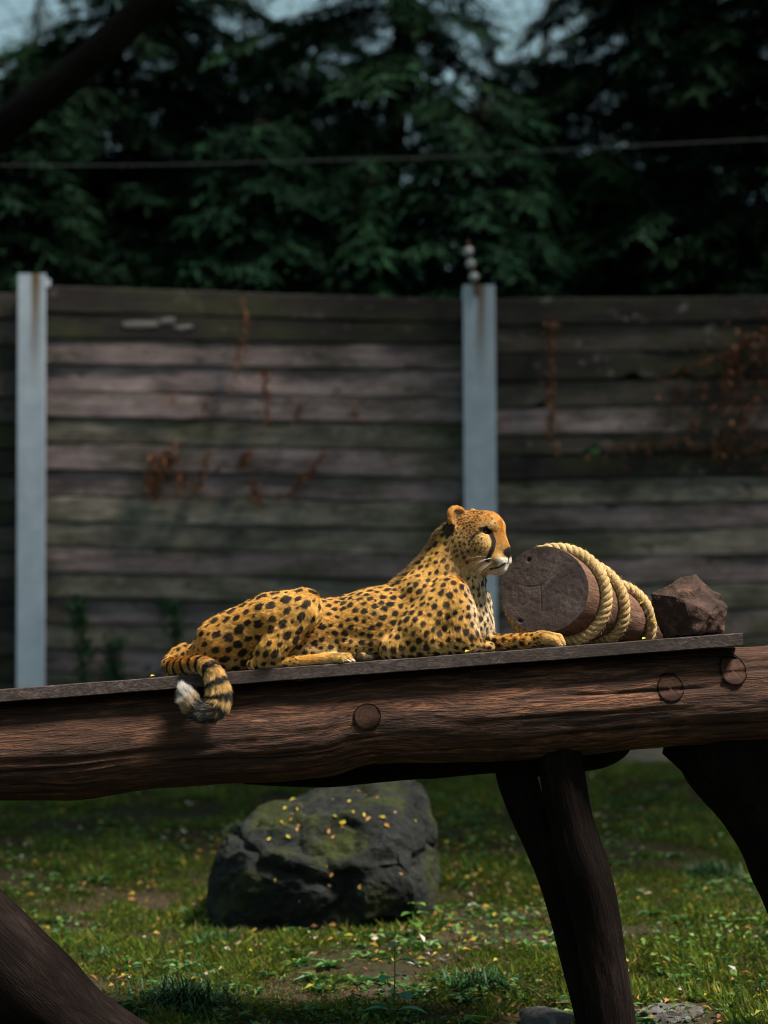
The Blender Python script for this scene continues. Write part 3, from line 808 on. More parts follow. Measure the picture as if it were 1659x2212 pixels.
# far shoulder and outstretched far foreleg
cone((1020, 40, 1308), (1034, 44, 1362), 44, 36, 14, BUFF, 6.4, 1, (0, 0, 1))
cone((1034, 44, 1362), (1048, 40, 1392), 34, 20, 10, BUFF, 6.0, 1, (0.5, 0, 1))
cone((1046, 36, 1388), (1138, 10, 1386), 19, 15.5, 9, GOLD, 5.4, 1, (1, 0, 0))
cone((1138, 10, 1386), (1170, 2, 1379), 15.5, 17, 7, GOLD, 4.8, 1, (1, 0, 0), 'paw')
for i, (dn, du, dv) in enumerate(((-20, 0, 4), (-8, 9, 0), (5, 10, 0), (17, 4, 2))):
    cone((1176 + du * .5, 0 + dn * .7, 1376 + dv), (1196 + du, -4 + dn, 1379 + dv), 12, 9.5, 4, BUFF, 0, 1, (1, 0, 0.3), 'toe')
    cone((1196 + du, -4 + dn, 1379 + dv), (1203 + du, -5 + dn, 1389 + dv * .5), 9.5, 8.0, 3, BUFF, 0, 1, (0.6, 0, 1), 'toe')
# near haunch: hip to knee, knee to hock, foot
cone((484, -30, 1388), (590, -62, 1336), 58, 53, 8, GOLD, 10.2, 1, (-0.9, 0, 0.35))
cone((590, -64, 1336), (660, -76, 1311), 53, 38, 4, TAN, 10.4, 1, (-0.9, 0, 0.35))
cone((656, -82, 1324), (594, -92, 1400), 40, 34, 2.5, TAN, 9.2, 1, (-0.6, 0, 1))
cone((594, -92, 1400), (553, -94, 1436), 33, 13, 3, GOLD, 7.4, 1, (-0.6, 0, 1))
cone((480, -34, 1408), (530, -40, 1418), 42, 32, 6, GOLD, 9.0, 1, (-0.5, 0, 0.8))
cone((551, -92, 1438), (640, -94, 1431), 11.5, 12.5, 5, GOLD, 4.5, 1, (1, 0, -0.05), 'foot')
cone((640, -94, 1431), (722, -92, 1423), 12.5, 13.5, 5, GOLD, 0, 1, (1, 0, 0), 'foot')
for i, (dn, du, dv) in enumerate(((-13, 0, 3), (-4, 9, 0), (5, 11, -1), (13, 6, 0))):
    cone((722 + du * .4, -92 + dn * .6, 1422 + dv), (741 + du, -92 + dn, 1422 + dv), 10.5, 8.5, 4, BUFF, 0, 1, (1, 0, 0.2), 'toe')
    cone((741 + du, -92 + dn, 1422 + dv), (747 + du, -92 + dn, 1428 + dv * .4), 8.5, 6.5, 3, BUFF, 0, 1, (0.7, 0, 0.8), 'toe')
# far hind foot, sole showing
cone((735, -40, 1418), (782, -66, 1422), 14, 12, 6, BUFF, 3.5, 1, (1, 0, 0.2), 'foot')
cone((778, -66, 1422), (803, -70, 1425), 12.5, 8, 5, BUFF, 0, 1, (1, 0, 0.4), 'sole')
# tail, hanging in front of the board's edge
TAILP = [(404, 0, 1418), (379, -10, 1432), (376, -45, 1440), (398, -82, 1442), (432, -112, 1436), (462, -138, 1446), (478, -146, 1478),
         (482, -147, 1512), (466, -148, 1533), (440, -149, 1530), (420, -149, 1511), (410, -148, 1492)]
TAILR = [26, 21, 18, 16, 16, 17.5, 20, 22, 21, 19, 15, 6]
tp, trr = resample(TAILP, TAILR, 40)
for i in range(39):
    cone(tp[i], tp[i + 1], trr[i], trr[i + 1], 10 if i < 3 else 4, GOLD, 0 if i > 6 else 5, 1, tuple(tp[i + 1] - tp[i]), 'tail')
# head
def hell(c, r, **kw): ell(hd(*c), r, head=True, **kw)
def hcone(a, b, ra, rb, **kw): cone(hd(*a), hd(*b), ra, rb, **kw)
HB = tuple(np.array([-HC, HS, 0.1])); HDN = (-0.5, 0.2, 1)
hell((8, 0, 4), (60, 50, 52), k=20, col=ORANGE, spot=2.2, flow=HB)
hell((44, 0, 20), (36, 36, 33), k=16, col=ORANGE, spot=1.8, flow=HB)
hcone((52, 15, 22), (66, 16, 20), 14, 11, k=8, col=ORANGE, spot=0, flow=HB)
hcone((52, -15, 22), (66, -16, 20), 14, 11, k=8, col=ORANGE, spot=0, flow=HB)
hcone((60, 0, 14), (84, 0, -26), 20, 13.5, k=10, col=ORANGE, spot=0, flow=HB)
hcone((46, 0, -26), (71, 0, -46), 36, 25, k=14, col=GOLD, spot=0, flow=HB)
hell((75, 13, -53), (19, 15, 14), k=7, col=BUFF, spot=0, flow=HB)
hell((75, -13, -53), (19, 15, 14), k=7, col=BUFF, spot=0, flow=HB)
hell((72, 0, -70), (16, 15, 12), k=6, col=WHITE, spot=0, flow=HB)
hcone((20, 0, -46), (66, 0, -58), 36, 22, k=14, col=CREAM, spot=0, flow=HDN)
hell((34, 25, -20), (36, 24, 34), k=12, col=BUFF, spot=2.4, flow=HDN)
hell((34, -25, -20), (36, 24, 34), k=12, col=BUFF, spot=2.4, flow=HDN)
hell((0, 34, -26), (30, 22, 36), k=14, col=BUFF, spot=3.0, flow=HDN)
hell((0, -34, -26), (30, 22, 36), k=14, col=BUFF, spot=3.0, flow=HDN)
hell((89, 0, -36), (9, 14, 10), k=4, col=(0.012, 0.010, 0.010), spot=0, flow=HB, tagn='nose')
hell((58, 28.5, 8), (9.5, 8, 6.5), k=5, col=BROWN, spot=0, flow=HB, sub=True)
hell((58, -28.5, 8), (9.5, 8, 6.5), k=5, col=BROWN, spot=0, flow=HB, sub=True)
for _s in (1, -1):
    hcone((46, 32 * _s, 12.5), (62, 25 * _s, 14), 4.8, 5.2, k=4, col=ORANGE, spot=0, flow=HB)
    hcone((50, 31 * _s, 0), (62, 26 * _s, -2), 4, 4, k=4, col=BUFF, spot=0, flow=HB)

def prim_dist(p, P):
    if p['t'] == 'c':
        a, b = p['a'], p['b']; ba = b - a; sy = p['sy']
        X = P - a
        h = np.clip((X @ ba) / (ba @ ba), 0, 1)
        q = X - h[:, None] * ba
        if sy != 1.0:
            q = q * np.array([1, 1 / sy, 1])
        return (np.sqrt((q * q).sum(1)) - (p['ra'] + (p['rb'] - p['ra']) * h)) * (0.5 + 0.5 * sy)
    q = P - p['c']
    if p['head']:
        q = np.stack([q[:, 0] * HC - q[:, 1] * HS, -q[:, 0] * HS - q[:, 1] * HC, -q[:, 2]], 1)
    r = p['r']
    k0 = np.sqrt(((q / r) ** 2).sum(1)); k1 = np.sqrt(((q / r ** 2) ** 2).sum(1)) + 1e-9
    return k0 * (k0 - 1) / k1

# ears: a cupped shell each, as a signed distance in the ear's own frame
def ear_dist(P, side):
    c = np.array(hd(-7, side * 34, 32)) if side > 0 else np.array(hd(-10, side * 33, 30))
    yaw = HYAW + side * math.radians(22)
    cy, sn = math.cos(yaw), math.sin(yaw)
    du, dd = P[:, 0] - c[0], P[:, 1] - c[1]
    f = du * cy - dd * sn; n = -du * sn - dd * cy; z = c[2] - P[:, 2]
    n = n - 0.2 * side * z; f = f + 0.12 * z
    R = math.sqrt(24 ** 2)
    outer = np.sqrt((f / 15) ** 2 + (n / 29) ** 2 + (z / 34) ** 2)
    d = (outer - 1) * 16
    inner = np.sqrt(((f - 12) / 15) ** 2 + ((n) / 22.5) ** 2 + ((z + 1) / 28) ** 2)
    return np.maximum(d, -(inner - 1) * 13)

VOX = 2.0
lo = np.array([335.0, -180, 1075]); hi = np.array([1235.0, 112, 1565])
dims = np.ceil((hi - lo) / VOX).astype(int) + 1
S = np.full(dims, 40.0, np.float32)
def field_box(pmin, pmax):
    i0 = np.clip(np.floor((pmin - lo) / VOX).astype(int), 0, dims - 1); i1 = np.clip(np.ceil((pmax - lo) / VOX).astype(int) + 1, 1, dims)
    ax = [lo[k] + VOX * np.arange(i0[k], i1[k]) for k in range(3)]
    G = np.stack(np.meshgrid(*ax, indexing='ij'), -1).reshape(-1, 3)
    return tuple(slice(i0[k], i1[k]) for k in range(3)), G
def smin(a, b, k):
    h = np.clip(0.5 + 0.5 * (a - b) / k, 0, 1)
    return a * (1 - h) + b * h - k * h * (1 - h)
for p in PR:
    m = p['k'] + 8
    if p['t'] == 'c':
        R = max(p['ra'], p['rb']) + m
        sl, G = field_box(np.minimum(p['a'], p['b']) - R, np.maximum(p['a'], p['b']) + R)
    else:
        R = p['r'].max() + m
        sl, G = field_box(p['c'] - R, p['c'] + R)
    d = prim_dist(p, G).reshape(S[sl].shape).astype(np.float32)
    if p.get('sub'):
        S[sl] = -smin(-S[sl], d, p['k'])
    else:
        S[sl] = smin(S[sl], d, p['k'])
for side in (1, -1):
    c = np.array(hd(-12, side * 33, 40))
    sl, G = field_box(c - 55, c + 55)
    S[sl] = smin(S[sl], ear_dist(G, side).reshape(S[sl].shape).astype(np.float32), 6.0)
# mouth line: a shallow groove
for side in (1, -1):
    mp = [hd(90, 1 * side, -58), hd(85, 10 * side, -64), hd(74, 21 * side, -67.5), hd(58, 28 * side, -69)]
    for a, b in zip(mp[:-1], mp[1:]):
        a = np.array(a); b = np.array(b)
        sl, G = field_box(np.minimum(a, b) - 12, np.maximum(a, b) + 12)
        ba = b - a; X = G - a; h = np.clip(X @ ba / (ba @ ba), 0, 1)
        d = (np.linalg.norm(X - h[:, None] * ba, axis=1) - 2.0).reshape(S[sl].shape)
        S[sl] = -smin(-S[sl], d, 3.0)
# everything that would sink into the board is cut level with it
uu = lo[0] + VOX * np.arange(dims[0]); vv = lo[2] + VOX * np.arange(dims[2]); dd_ = lo[1] + VOX * np.arange(dims[1])
cutd = (vv[None, None, :] - (board_v(uu)[:, None, None] - 1.0)) * np.ones((1, dims[1], 1))
on = (dd_ > -118)[None, :, None]
S = np.where(on, np.maximum(S, cutd), S).astype(np.float32)

def surface_nets(S):
    nx, ny, nz = S.shape
    neg = S < 0
    c = [neg[i:nx - 1 + i, j:ny - 1 + j, k:nz - 1 + k] for i in (0, 1) for j in (0, 1) for k in (0, 1)]
    cnt = sum(x.astype(np.int8) for x in c)
    act = (cnt > 0) & (cnt < 8)
    I = np.argwhere(act)
    idx = np.full(act.shape, -1, np.int32); idx[act] = np.arange(len(I))
    acc = np.zeros((len(I), 3)); num = np.zeros(len(I))
    for ax in range(3):
        o1, o2 = [k for k in range(3) if k != ax]
        for a in (0, 1):
            for b in (0, 1):
                off = np.zeros(3, int); off[o1] = a; off[o2] = b
                p0 = I + off; p1 = p0.copy(); p1[:, ax] += 1
                s0 = S[tuple(p0.T)]; s1 = S[tuple(p1.T)]
                x = (s0 < 0) != (s1 < 0)
                t = np.where(x, s0 / (s0 - s1 + 1e-12), 0)
                q = p0.astype(float); q[:, ax] += t
                acc += q * x[:, None]; num += x
    V = acc / num[:, None]
    F = []
    for ax in range(3):
        o1, o2 = [(1, 2), (2, 0), (0, 1)][ax]
        sl0 = [slice(None)] * 3; sl1 = [slice(None)] * 3
        sl0[ax] = slice(0, -1); sl1[ax] = slice(1, None)
        n0 = neg[tuple(sl0)]; n1 = neg[tuple(sl1)]
        E = np.argwhere(n0 != n1)
        ok = np.ones(len(E), bool)
        for o in (o1, o2):
            ok &= (E[:, o] > 0) & (E[:, o] < S.shape[o] - 1)
        E = E[ok]
        def cell(a, b):
            q = E.copy(); q[:, o1] -= a; q[:, o2] -= b
            return idx[tuple(q.T)]
        quad = np.stack([cell(1, 1), cell(0, 1), cell(0, 0), cell(1, 0)], 1)
        flip = ~n0[tuple(E.T)]
        quad[flip] = quad[flip][:, ::-1]
        F.append(quad)
    return V, np.concatenate(F)
CV, CF = surface_nets(S)
CV = lo + CV * VOX
CF = CF[:, ::-1]          # v runs down, so the winding flips
def smooth(V, F, it, lam=0.5):
    e = np.concatenate([F[:, [0, 1]], F[:, [1, 2]], F[:, [2, 3]], F[:, [3, 0]]])
    n = np.bincount(e.ravel(), minlength=len(V)).astype(float)
    for _ in range(it):
        m = np.stack([np.bincount(e[:, 0], V[e[:, 1], k], len(V)) + np.bincount(e[:, 1], V[e[:, 0], k], len(V)) for k in range(3)], 1)
        V = V * (1 - lam) + lam * m / n[:, None]
    return V
CV = smooth(CV, CF, 2)
del S

# blended colour, spot size and fur direction at every vertex
nV = len(CV)
dmin = np.full(nV, 1e9); D_all = np.zeros((len(PR), nV), np.float32)
for i, p in enumerate(PR):
    D_all[i] = 1e3 if p.get('sub') else prim_dist(p, CV)
dmin = D_all.min(0)
Wt = np.exp(-np.clip(D_all - dmin, 0, 60) / 7.0)
Wt /= Wt.sum(0)
ccol = (Wt.T @ np.array([p['col'] for p in PR]))
cspot = Wt.T @ np.array([p['spot'] for p in PR])
fl = []
for p in PR:
    q = np.array(p['flow'] if p['flow'] is not None else (p['b'] - p['a']), float); fl.append(q / np.linalg.norm(q))
cflow = Wt.T @ np.array(fl)
best = D_all.argmin(0)
toe_i = [i for i, p in enumerate(PR) if p['tag'] == 'toe']
TD = np.sort(np.stack([np.minimum(D_all[toe_i[k]], D_all[toe_i[k + 1]]) for k in range(0, len(toe_i), 2)]), 0)
toe_gap_shade = np.where((TD[0] < 4), np.exp(-((TD[1] - TD[0]) / 2.2) ** 2), 0.0)
tags = np.array([p['tag'] for p in PR])[best]
del Wt, D_all
# normals in the side-view frame
def vert_normals(V, F):
    n = np.cross(V[F[:, 2]] - V[F[:, 0]], V[F[:, 3]] - V[F[:, 1]])
    N = np.stack([sum(np.bincount(F[:, j], n[:, k], len(V)) for j in range(4)) for k in range(3)], 1)
    return N / (np.linalg.norm(N, axis=1)[:, None] + 1e-12)
CN = vert_normals(CV, CF)
out_sign = 1.0 if (CN[CV[:, 1].argmin()][1] < 0) else -1.0
if out_sign < 0:
    CN = -CN
cflow = cflow - CN * (cflow * CN).sum(1)[:, None]
cflow /= np.linalg.norm(cflow, axis=1)[:, None] + 1e-9

hf, hn, hz = hd_inv(CV)
in_head = (hf > -45) & (hf < 125) & (np.abs(hn) < 70) & (hz > -88) & (hz < 80) & (CV[:, 0] > 955)
# (u, v) of each head vertex as if it lay on the near side, so both sides of the face are marked alike
mu = HO[0] + hf * HC - np.abs(hn) * HS
mv = HO[2] - hz
def seg_dist(pts, U=None, Vv=None):
    U = mu if U is None else U; Vv = mv if Vv is None else Vv
    r = np.full(len(U), 1e9)
    for (x0, y0), (x1, y1) in zip(pts[:-1], pts[1:]):
        dx, dy = x1 - x0, y1 - y0
        h = np.clip(((U - x0) * dx + (Vv - y0) * dy) / (dx * dx + dy * dy + 1e-9), 0, 1)
        r = np.minimum(r, np.hypot(U - x0 - h * dx, Vv - y0 - h * dy))
    return r
def paint(mask, col):
    global ccol
    mask = np.clip(mask, 0, 1)[:, None]
    ccol = ccol * (1 - mask) + np.array(col) * mask
def sst(x, a, b):
    t = np.clip((x - a) / (b - a), 0, 1); return t * t * (3 - 2 * t)
BLK = (0.014, 0.010, 0.008)
jit = fbm(CV / 6.0, 3, 3)
big = fbm(CV / 45.0, 5, 3)
# paler towards the belly, chest front and insides
low = sst(CV[:, 2], board_v(CV[:, 0]) - 48, board_v(CV[:, 0]) - 4) * sst(-CN[:, 2], 0.35, -0.7)
paint(low * 0.6 * (~in_head), CREAM)
paint(0.4 * sst(CV[:, 2], 1360, 1425) * (CV[:, 0] > 640) * (CV[:, 0] < 840) * (tags == ''), CREAM)
paint(0.3 * sst(big, 0.1, 0.7), CREAM)
paint(0.3 * sst(-big, 0.1, 0.7) * (~in_head), ORANGE)
chestm = sst(CN[:, 0], 0.35, 0.9) * sst(CV[:, 0], 985, 1030) * (CV[:, 2] > 1235) * (CV[:, 2] < 1372) * (CV[:, 0] < 1085)
paint(chestm * 0.8, CREAM)
paint(chestm * 0.45, WHITE)
throat = sst(CV[:, 0], 990, 1025) * sst(CV[:, 2], 1215, 1235) * sst(CV[:, 2], 1310, 1275)
paint(throat * 0.45, (0.62, 0.50, 0.34))

# spots: dart throwing over the skin, spacing tied to the local spot size
cand = RNG.permutation(nV)[:60000]
cell = {}
spots = []
for i in cand:
    r = cspot[i]
    if r < 1.6 or CV[i, 2] > board_v(CV[i, 0]) - 3 or tags[i] in ('toe', 'nose', 'sole'): continue
    sp = r * 2.32 + 0.8
    p = CV[i]
    key = tuple((p // 30).astype(int)); ok = True
    for a in (-1, 0, 1):
        for b in (-1, 0, 1):
            for c in (-1, 0, 1):
                for (j, sj) in cell.get((key[0] + a, key[1] + b, key[2] + c), ()):
                    q = CV[j] - p
                    if q @ q < (0.5 * (sp + sj)) ** 2:
                        ok = False; break
                if not ok: break
            if not ok: break
        if not ok: break
    if ok:
        cell.setdefault(key, []).append((i, sp)); spots.append(i)
# smaller flecks in the gaps
main_n = len(spots)
fleck_r = {}
for i in RNG.permutation(nV)[:30000]:
    r = cspot[i] * 0.50
    if cspot[i] < 4.5 or CV[i, 2] > board_v(CV[i, 0]) - 3 or tags[i] in ('toe', 'nose', 'sole'): continue
    p = CV[i]; key = tuple((p // 30).astype(int)); ok = True
    for a in (-1, 0, 1):
        for b in (-1, 0, 1):
            for c in (-1, 0, 1):
                for (j, sj) in cell.get((key[0] + a, key[1] + b, key[2] + c), ()):
                    q = CV[j] - p
                    if q @ q < (0.5 * sj + r * 1.5) ** 2: ok = False
    if ok and random.random() < 0.6:
        cell.setdefault(key, []).append((i, r * 4.5)); spots.append(i); fleck_r[i] = r
kd = KDTree(nV)
for i in range(nV): kd.insert(CV[i], i)
kd.balance()
smask = np.zeros(nV)
for i in spots:
    r = fleck_r.get(i, cspot[i] * random.uniform(0.78, 1.30) * (1.06 if cspot[i] > 7.6 else 1.14))
    el = random.uniform(1.15, 1.5) if cspot[i] > 8 else random.uniform(1.05, 1.4)
    t = cflow[i]; b = np.cross(CN[i], t)
    ids = np.array([k for _, k, _ in kd.find_range(CV[i], r * 2.0 + 2)], int)
    q = CV[ids] - CV[i]
    x = (q @ t) / el ** 0.6; y = (q @ b) * el ** 0.4; z = q @ CN[i]
    d = np.sqrt(x * x + y * y + 0.3 * z * z)
    m = 1 - sst(d + jit[ids] * r * 0.3, r * 0.78 - 0.8, r * 0.78 + 1.6)
    smask[ids] = np.maximum(smask[ids], m)
paint(smask * 0.97, (0.017, 0.012, 0.009))

# tail rings and white brush
tarc = np.concatenate([[0], np.cumsum(np.linalg.norm(np.diff(tp, axis=0), axis=1))])
tm = (tags == 'tail')
ti = np.where(tm)[0]
dd2 = ((CV[ti][:, None, :] - tp[None]) ** 2).sum(2)
ts = tarc[dd2.argmin(1)] + ((CV[ti] - tp[dd2.argmin(1)]) * (np.gradient(tp, axis=0) / np.linalg.norm(np.gradient(tp, axis=0), axis=1)[:, None])[dd2.argmin(1)]).sum(1)
tq = np.zeros(nV); tq[ti] = ts
L_t = tarc[-1]
ring = np.zeros(nV)
for c0, w0 in ((0.16, 2.6), (0.22, 3), (0.28, 3), (0.34, 3.2), (0.40, 3.4), (0.46, 4.5), (0.535, 5.5), (0.615, 6.0), (0.69, 7.0), (0.755, 7.5), (0.83, 20)):
    ring = np.maximum(ring, 1 - sst(np.abs(tq - c0 * L_t + jit * 4.5) - w0, -1.5, 2.0))
paint(tm * sst(tq, 0.34 * L_t, 0.6 * L_t) * 0.55, CREAM)
paint(tm * ring * (tq > 0.12 * L_t), (0.016, 0.013, 0.012))
paint(tm * sst(tq + jit * 26, 0.90 * L_t, 0.96 * L_t), (0.66, 0.65, 0.64))

# face
H = in_head.astype(float)
near = H
fdown = sst(hz, -10, -52)
paint(H * sst(hz, -22, -52) * 0.6 * sst(hf, -25, 20) * sst(hf, 72, 50), CREAM)
paint(H * sst(hz, -60, -72) * 0.6 * sst(hf, 55, 70), WHITE)
paint(H * (hf > 62) * sst(hz, -50, -58) * sst(np.abs(hn), 2, 7) * 0.4, (0.52, 0.42, 0.30))
paint(H * sst(hf, 80, 87) * sst(hz, -44, -50), WHITE)
paint(H * sst(hf, 40, 55) * sst(hz, 14, 20) * sst(hz, 36, 28) * sst(np.abs(hn), 12, 20) * 0.4, CREAM)        # pale brow
paint(H * (hf > 30) * (1 - sst(np.hypot(hf - 66, (hz + 8)) , 5, 12)) * sst(np.abs(hn), 18, 24) * 0.55, CREAM)   # pale below the eye
tear = seg_dist([(1048, 1150), (1058, 1157), (1064, 1172), (1061, 1188), (1055, 1202), (1050, 1212)])
paint(H * (hf > 35) * (1 - sst(tear, 3.8, 6.2)) * sst(np.abs(hn), 9, 13), BLK)
paint(H * (hf > 35) * (1 - sst(seg_dist([(1038, 1148), (1047, 1146), (1054, 1152)]), 5.0, 8.0)) * sst(np.abs(hn), 14, 18), BLK)   # eye rim
paint(H * sst(hf, 60, 35) * sst(hf, -45, -10) * 0.35 * sst(hz, 30, 0), BROWN)
paint(H * (1 - sst(seg_dist([(1037, 1150), (1026, 1157), (1015, 1169)]), 1.8, 4.2)) * sst(np.abs(hn), 16, 22) * 0.85, BLK)
paint(H * (hf > 60) * (1 - sst(seg_dist([(1046, 1208), (1058, 1216), (1066, 1220)]), 3, 8)) * sst(np.abs(hn), 8, 14) * 0.6, (0.05, 0.035, 0.03))
mouth = seg_dist([(1044, 1232), (1060, 1231), (1074, 1229), (1088, 1220)])
paint(H * (hf > 60) * (1 - sst(mouth, 1.0, 2.8)), BLK)
nosem = H * (hf > 70) * (1 - sst(np.hypot(hn / 1.3, hz + 37), 10.5, 13))
paint(nosem, (0.010, 0.009, 0.009))
paint(H * (hf > 76) * (1 - sst(np.abs(hn), 1.2, 2.6)) * (hz < -42) * (hz > -60), BLK)
for (x, y, r) in ((1040, 1205, 2.2), (1033, 1196, 2.4), (1046, 1188, 1.8), (1024, 1190, 3.4), (1009, 1192, 3.6), (996, 1195, 3.2), (1000, 1206, 4.2), (985, 1203, 3.5),
                  (1007, 1216, 3.6), (1017, 1182, 2.8), (1030, 1182, 2.4), (992, 1180, 2.6), (1003, 1178, 2.4), (986, 1190, 2.6), (1026, 1178, 2.0), (1012, 1172, 2.2)):
    paint(H * (1 - sst(np.hypot(mu - x, mv - y) + jit * 1.5, r * 0.6, r * 1.5)) * 0.9 * (np.abs(hn) > 12), BLK)
for (x, y) in ((1052, 1116), (1060, 1124), (1046, 1126), (1040, 1112), (1066, 1134), (1030, 1118), (1022, 1110), (1036, 1128)):
    paint(H * (1 - sst(np.hypot(mu - x, (mv - y) * 0.7) + jit * 1.5, 1.0, 2.6)) * 0.7, BLK)
# black fur behind the ear
paint(H * (1 - sst(np.hypot((mu - 966) / 0.7, (mv - 1140)), 16, 26)) * (np.abs(hn) > 18) * 0.9, BLK)
# nape: dark mane hair
nape = sst(CN[:, 0], -0.25, -0.75) * (CV[:, 2] < 1290) * (CV[:, 0] < 990) * (CV[:, 0] > 820) * (np.abs(CV[:, 1]) < 26)
paint(nape * 0.75, (0.03, 0.02, 0.014))
# ears
earm = {}
for side in (1, -1):
    e = (np.abs(ear_dist(CV, side)) < 3.2) & (hz > 26)
    c = np.array(hd(-7, side * 34, 32)) if side > 0 else np.array(hd(-10, side * 33, 30))
    yaw = HYAW + side * math.radians(22)
    fx = (CV[:, 0] - c[0]) * math.cos(yaw) - (CV[:, 1] - c[1]) * math.sin(yaw) + 0.12 * (c[2] - CV[:, 2])
    zz = c[2] - CV[:, 2]; nn = np.abs(-(CV[:, 0] - c[0]) * math.sin(yaw) - (CV[:, 1] - c[1]) * math.cos(yaw) - 0.2 * side * zz)
    paint(e * sst(fx, 0, -4) * sst(zz, 24, 12), (0.02, 0.015, 0.012))
    ins = e * sst(fx, -2, 2)
    paint(ins * 0.9, (0.34, 0.22, 0.11))
    paint(ins * sst(np.hypot(nn / 17, (zz + 2) / 20), 0.9, 0.45) * 0.85, (0.06, 0.04, 0.03))
    paint(ins * sst(np.hypot(nn / 24, zz / 27), 0.78, 0.95), ORANGE)
# paws: dark pads, also on the far hind sole, and shade painted into the toe gaps
paint((tags == 'sole') * 0.9, (0.03, 0.024, 0.022))
toeg = (tags == 'toe') * sst(fbm(CV / 4.0, 77, 2), 0.2, 0.5) * 0.35
paint(toeg, BLK)
paint(toe_gap_shade * (tags == 'toe') * 0.85, BLK)
for c in ((726, -104, 1434), (748, -106, 1432), (1206, -22, 1392), (1212, -12, 1391)):
    paint(1 - sst(np.linalg.norm(CV - np.array(c), axis=1), 5, 9), BLK)
stk = fbm(np.stack([(CV * cflow).sum(1) / 16.0, CV[:, 1] / 3.2, (CV * np.cross(CN, cflow)).sum(1) / 3.2], 1), 55, 3)
ccol = np.clip(ccol * (1 + 0.16 * jit[:, None] + (0.42 + 0.35 * in_head[:, None]) * stk[:, None]), 0.004, 1)

# skin relief: loose folds and muscle ripple
rip = 2.2 * fbm(CV / np.array([34.0, 34, 34]), 15, 2) + 0.45 * fbm(CV / 8.0, 16, 2)
rip = rip + 1.3 * np.sin((CV[:, 0] * 0.35 + CV[:, 2]) / 4.2 + 3 * big) * sst(CV[:, 0], 1000, 1020) * sst(CV[:, 0], 1062, 1045) * sst(CV[:, 2], 1236, 1250) * sst(CV[:, 2], 1300, 1280)
rip[in_head] *= 0.3
CVr = CV + CN * rip[:, None] * (tags != 'toe')[:, None]
CW = ch_world(CVr)

fur_skin = Mat('cheetah_coat', 0.75, 0.15)
fa = fur_skin.attr('coat')
fn = fur_skin.noise(fur_skin.coord('Object'), 420, 3)
fur_skin.col(fur_skin.mix(0.85, fa.outputs['Color'], fur_skin.ramp(fn, [(0.3, 0.35), (0.7, 0.8)]), 'MULTIPLY'))
fur_skin.bump(fn, 0.35, 0.004)
base_c = ch_world(np.array([[750.0, 0, board_v(750.0)]]))[0]
CHEETAH = thing('cheetah', base_c, 'cheetah with spotted golden coat lying on the board with its head raised', 'cheetah')
cheetah_body = obj('body', CW, CF, fur_skin.m, CHEETAH, attrs={'coat': ('FLOAT_COLOR', ccol)})

# fur: short strands combed along the body, coloured like the skin they grow from
def strands(name, roots, dirs, nrm, length, radius, colr, mat, lift=0.35, npt=4, jitter=0.14, droop=0.0, parent=CHEETAH):
    n = len(roots)
    J = RNG.normal(0, jitter, (n, 3))
    d0 = nrm * lift + dirs * (1 - lift * 0.4) + J
    d0 /= np.linalg.norm(d0, axis=1)[:, None]
    d1 = nrm * lift * 0.3 + dirs + J * 1.2
    d1[:, 2] -= droop
    d1 /= np.linalg.norm(d1, axis=1)[:, None]
    pts = np.zeros((n, npt, 3)); p = roots.copy()
    for i in range(npt):
        pts[:, i] = p
        t = i / (npt - 1)
        p = p + (d0 * (1 - t) + d1 * t) * (length / (npt - 1))[:, None]
    hc = bpy.data.hair_curves.new(name)
    hc.add_curves([npt] * n)
    base = world_loc(parent)
    hc.attributes['position'].data.foreach_set('vector', (pts - base).astype(np.float32).ravel())
    ra = hc.attributes.get('radius') or hc.attributes.new('radius', 'FLOAT', 'POINT')
    prof = np.linspace(1.0, 0.15, npt)[None] * radius[:, None]
    ra.data.foreach_set('value', prof.astype(np.float32).ravel())
    ca = hc.attributes.new('coat', 'FLOAT_COLOR', 'CURVE')
    ca.data.foreach_set('color', np.concatenate([colr, np.ones((n, 1))], 1).astype(np.float32).ravel())
    return link(name, hc, mat, parent)

fur_mat = Mat('cheetah_fur', 0.6, 0.25)
fur_mat.col(fur_mat.attr('coat').outputs['Color'])
a = CW[CF[:, 0]]; b = CW[CF[:, 1]]; c = CW[CF[:, 2]]; e = CW[CF[:, 3]]
area = 0.5 * np.linalg.norm(np.cross(c - a, e - b), axis=1)
fv = CV[CF[:, 0]]
wgt = area.copy()
wgt[fv[:, 1] > 70] *= 0.25                               # thinner on the side that faces away
hidden = fv[:, 2] > board_v(fv[:, 0]) - 2.5
wgt[hidden & (fv[:, 1] > -118)] = 0
headface = in_head[CF[:, 0]]
wgt[headface] *= 1.6
wgt[tags[CF[:, 0]] == 'nose'] = 0
ef = np.hypot(hf[CF[:, 0]] - 58, hz[CF[:, 0]] - 9)
wgt[(ef < 10) & headface & (np.abs(hn[CF[:, 0]]) > 15)] = 0
NH = 300000
pick = RNG.choice(len(CF), NH, p=wgt / wgt.sum())
r1 = RNG.random((NH, 1)); r2 = RNG.random((NH, 1))
root = (a[pick] * (1 - r1) + b[pick] * r1) * (1 - r2) + (e[pick] * (1 - r1) + c[pick] * r1) * r2
vi = CF[pick, 0]
def to_world_dir(q):
    return np.stack([q[:, 0], q[:, 1], -q[:, 2]], 1)
wn_ = to_world_dir(CN[vi]); wd_ = to_world_dir(cflow[vi])
ln = 0.0082 * RNG.uniform(0.6, 1.3, NH)
hv = in_head[vi]
ln[hv] *= 0.55
ln[hv & (hf[vi] > 70)] *= 0.6
tl = tags[vi] == 'tail'
ln[tl] *= 1.2 + 2.0 * sst(tq[vi][tl], 0.45 * L_t, 0.9 * L_t)
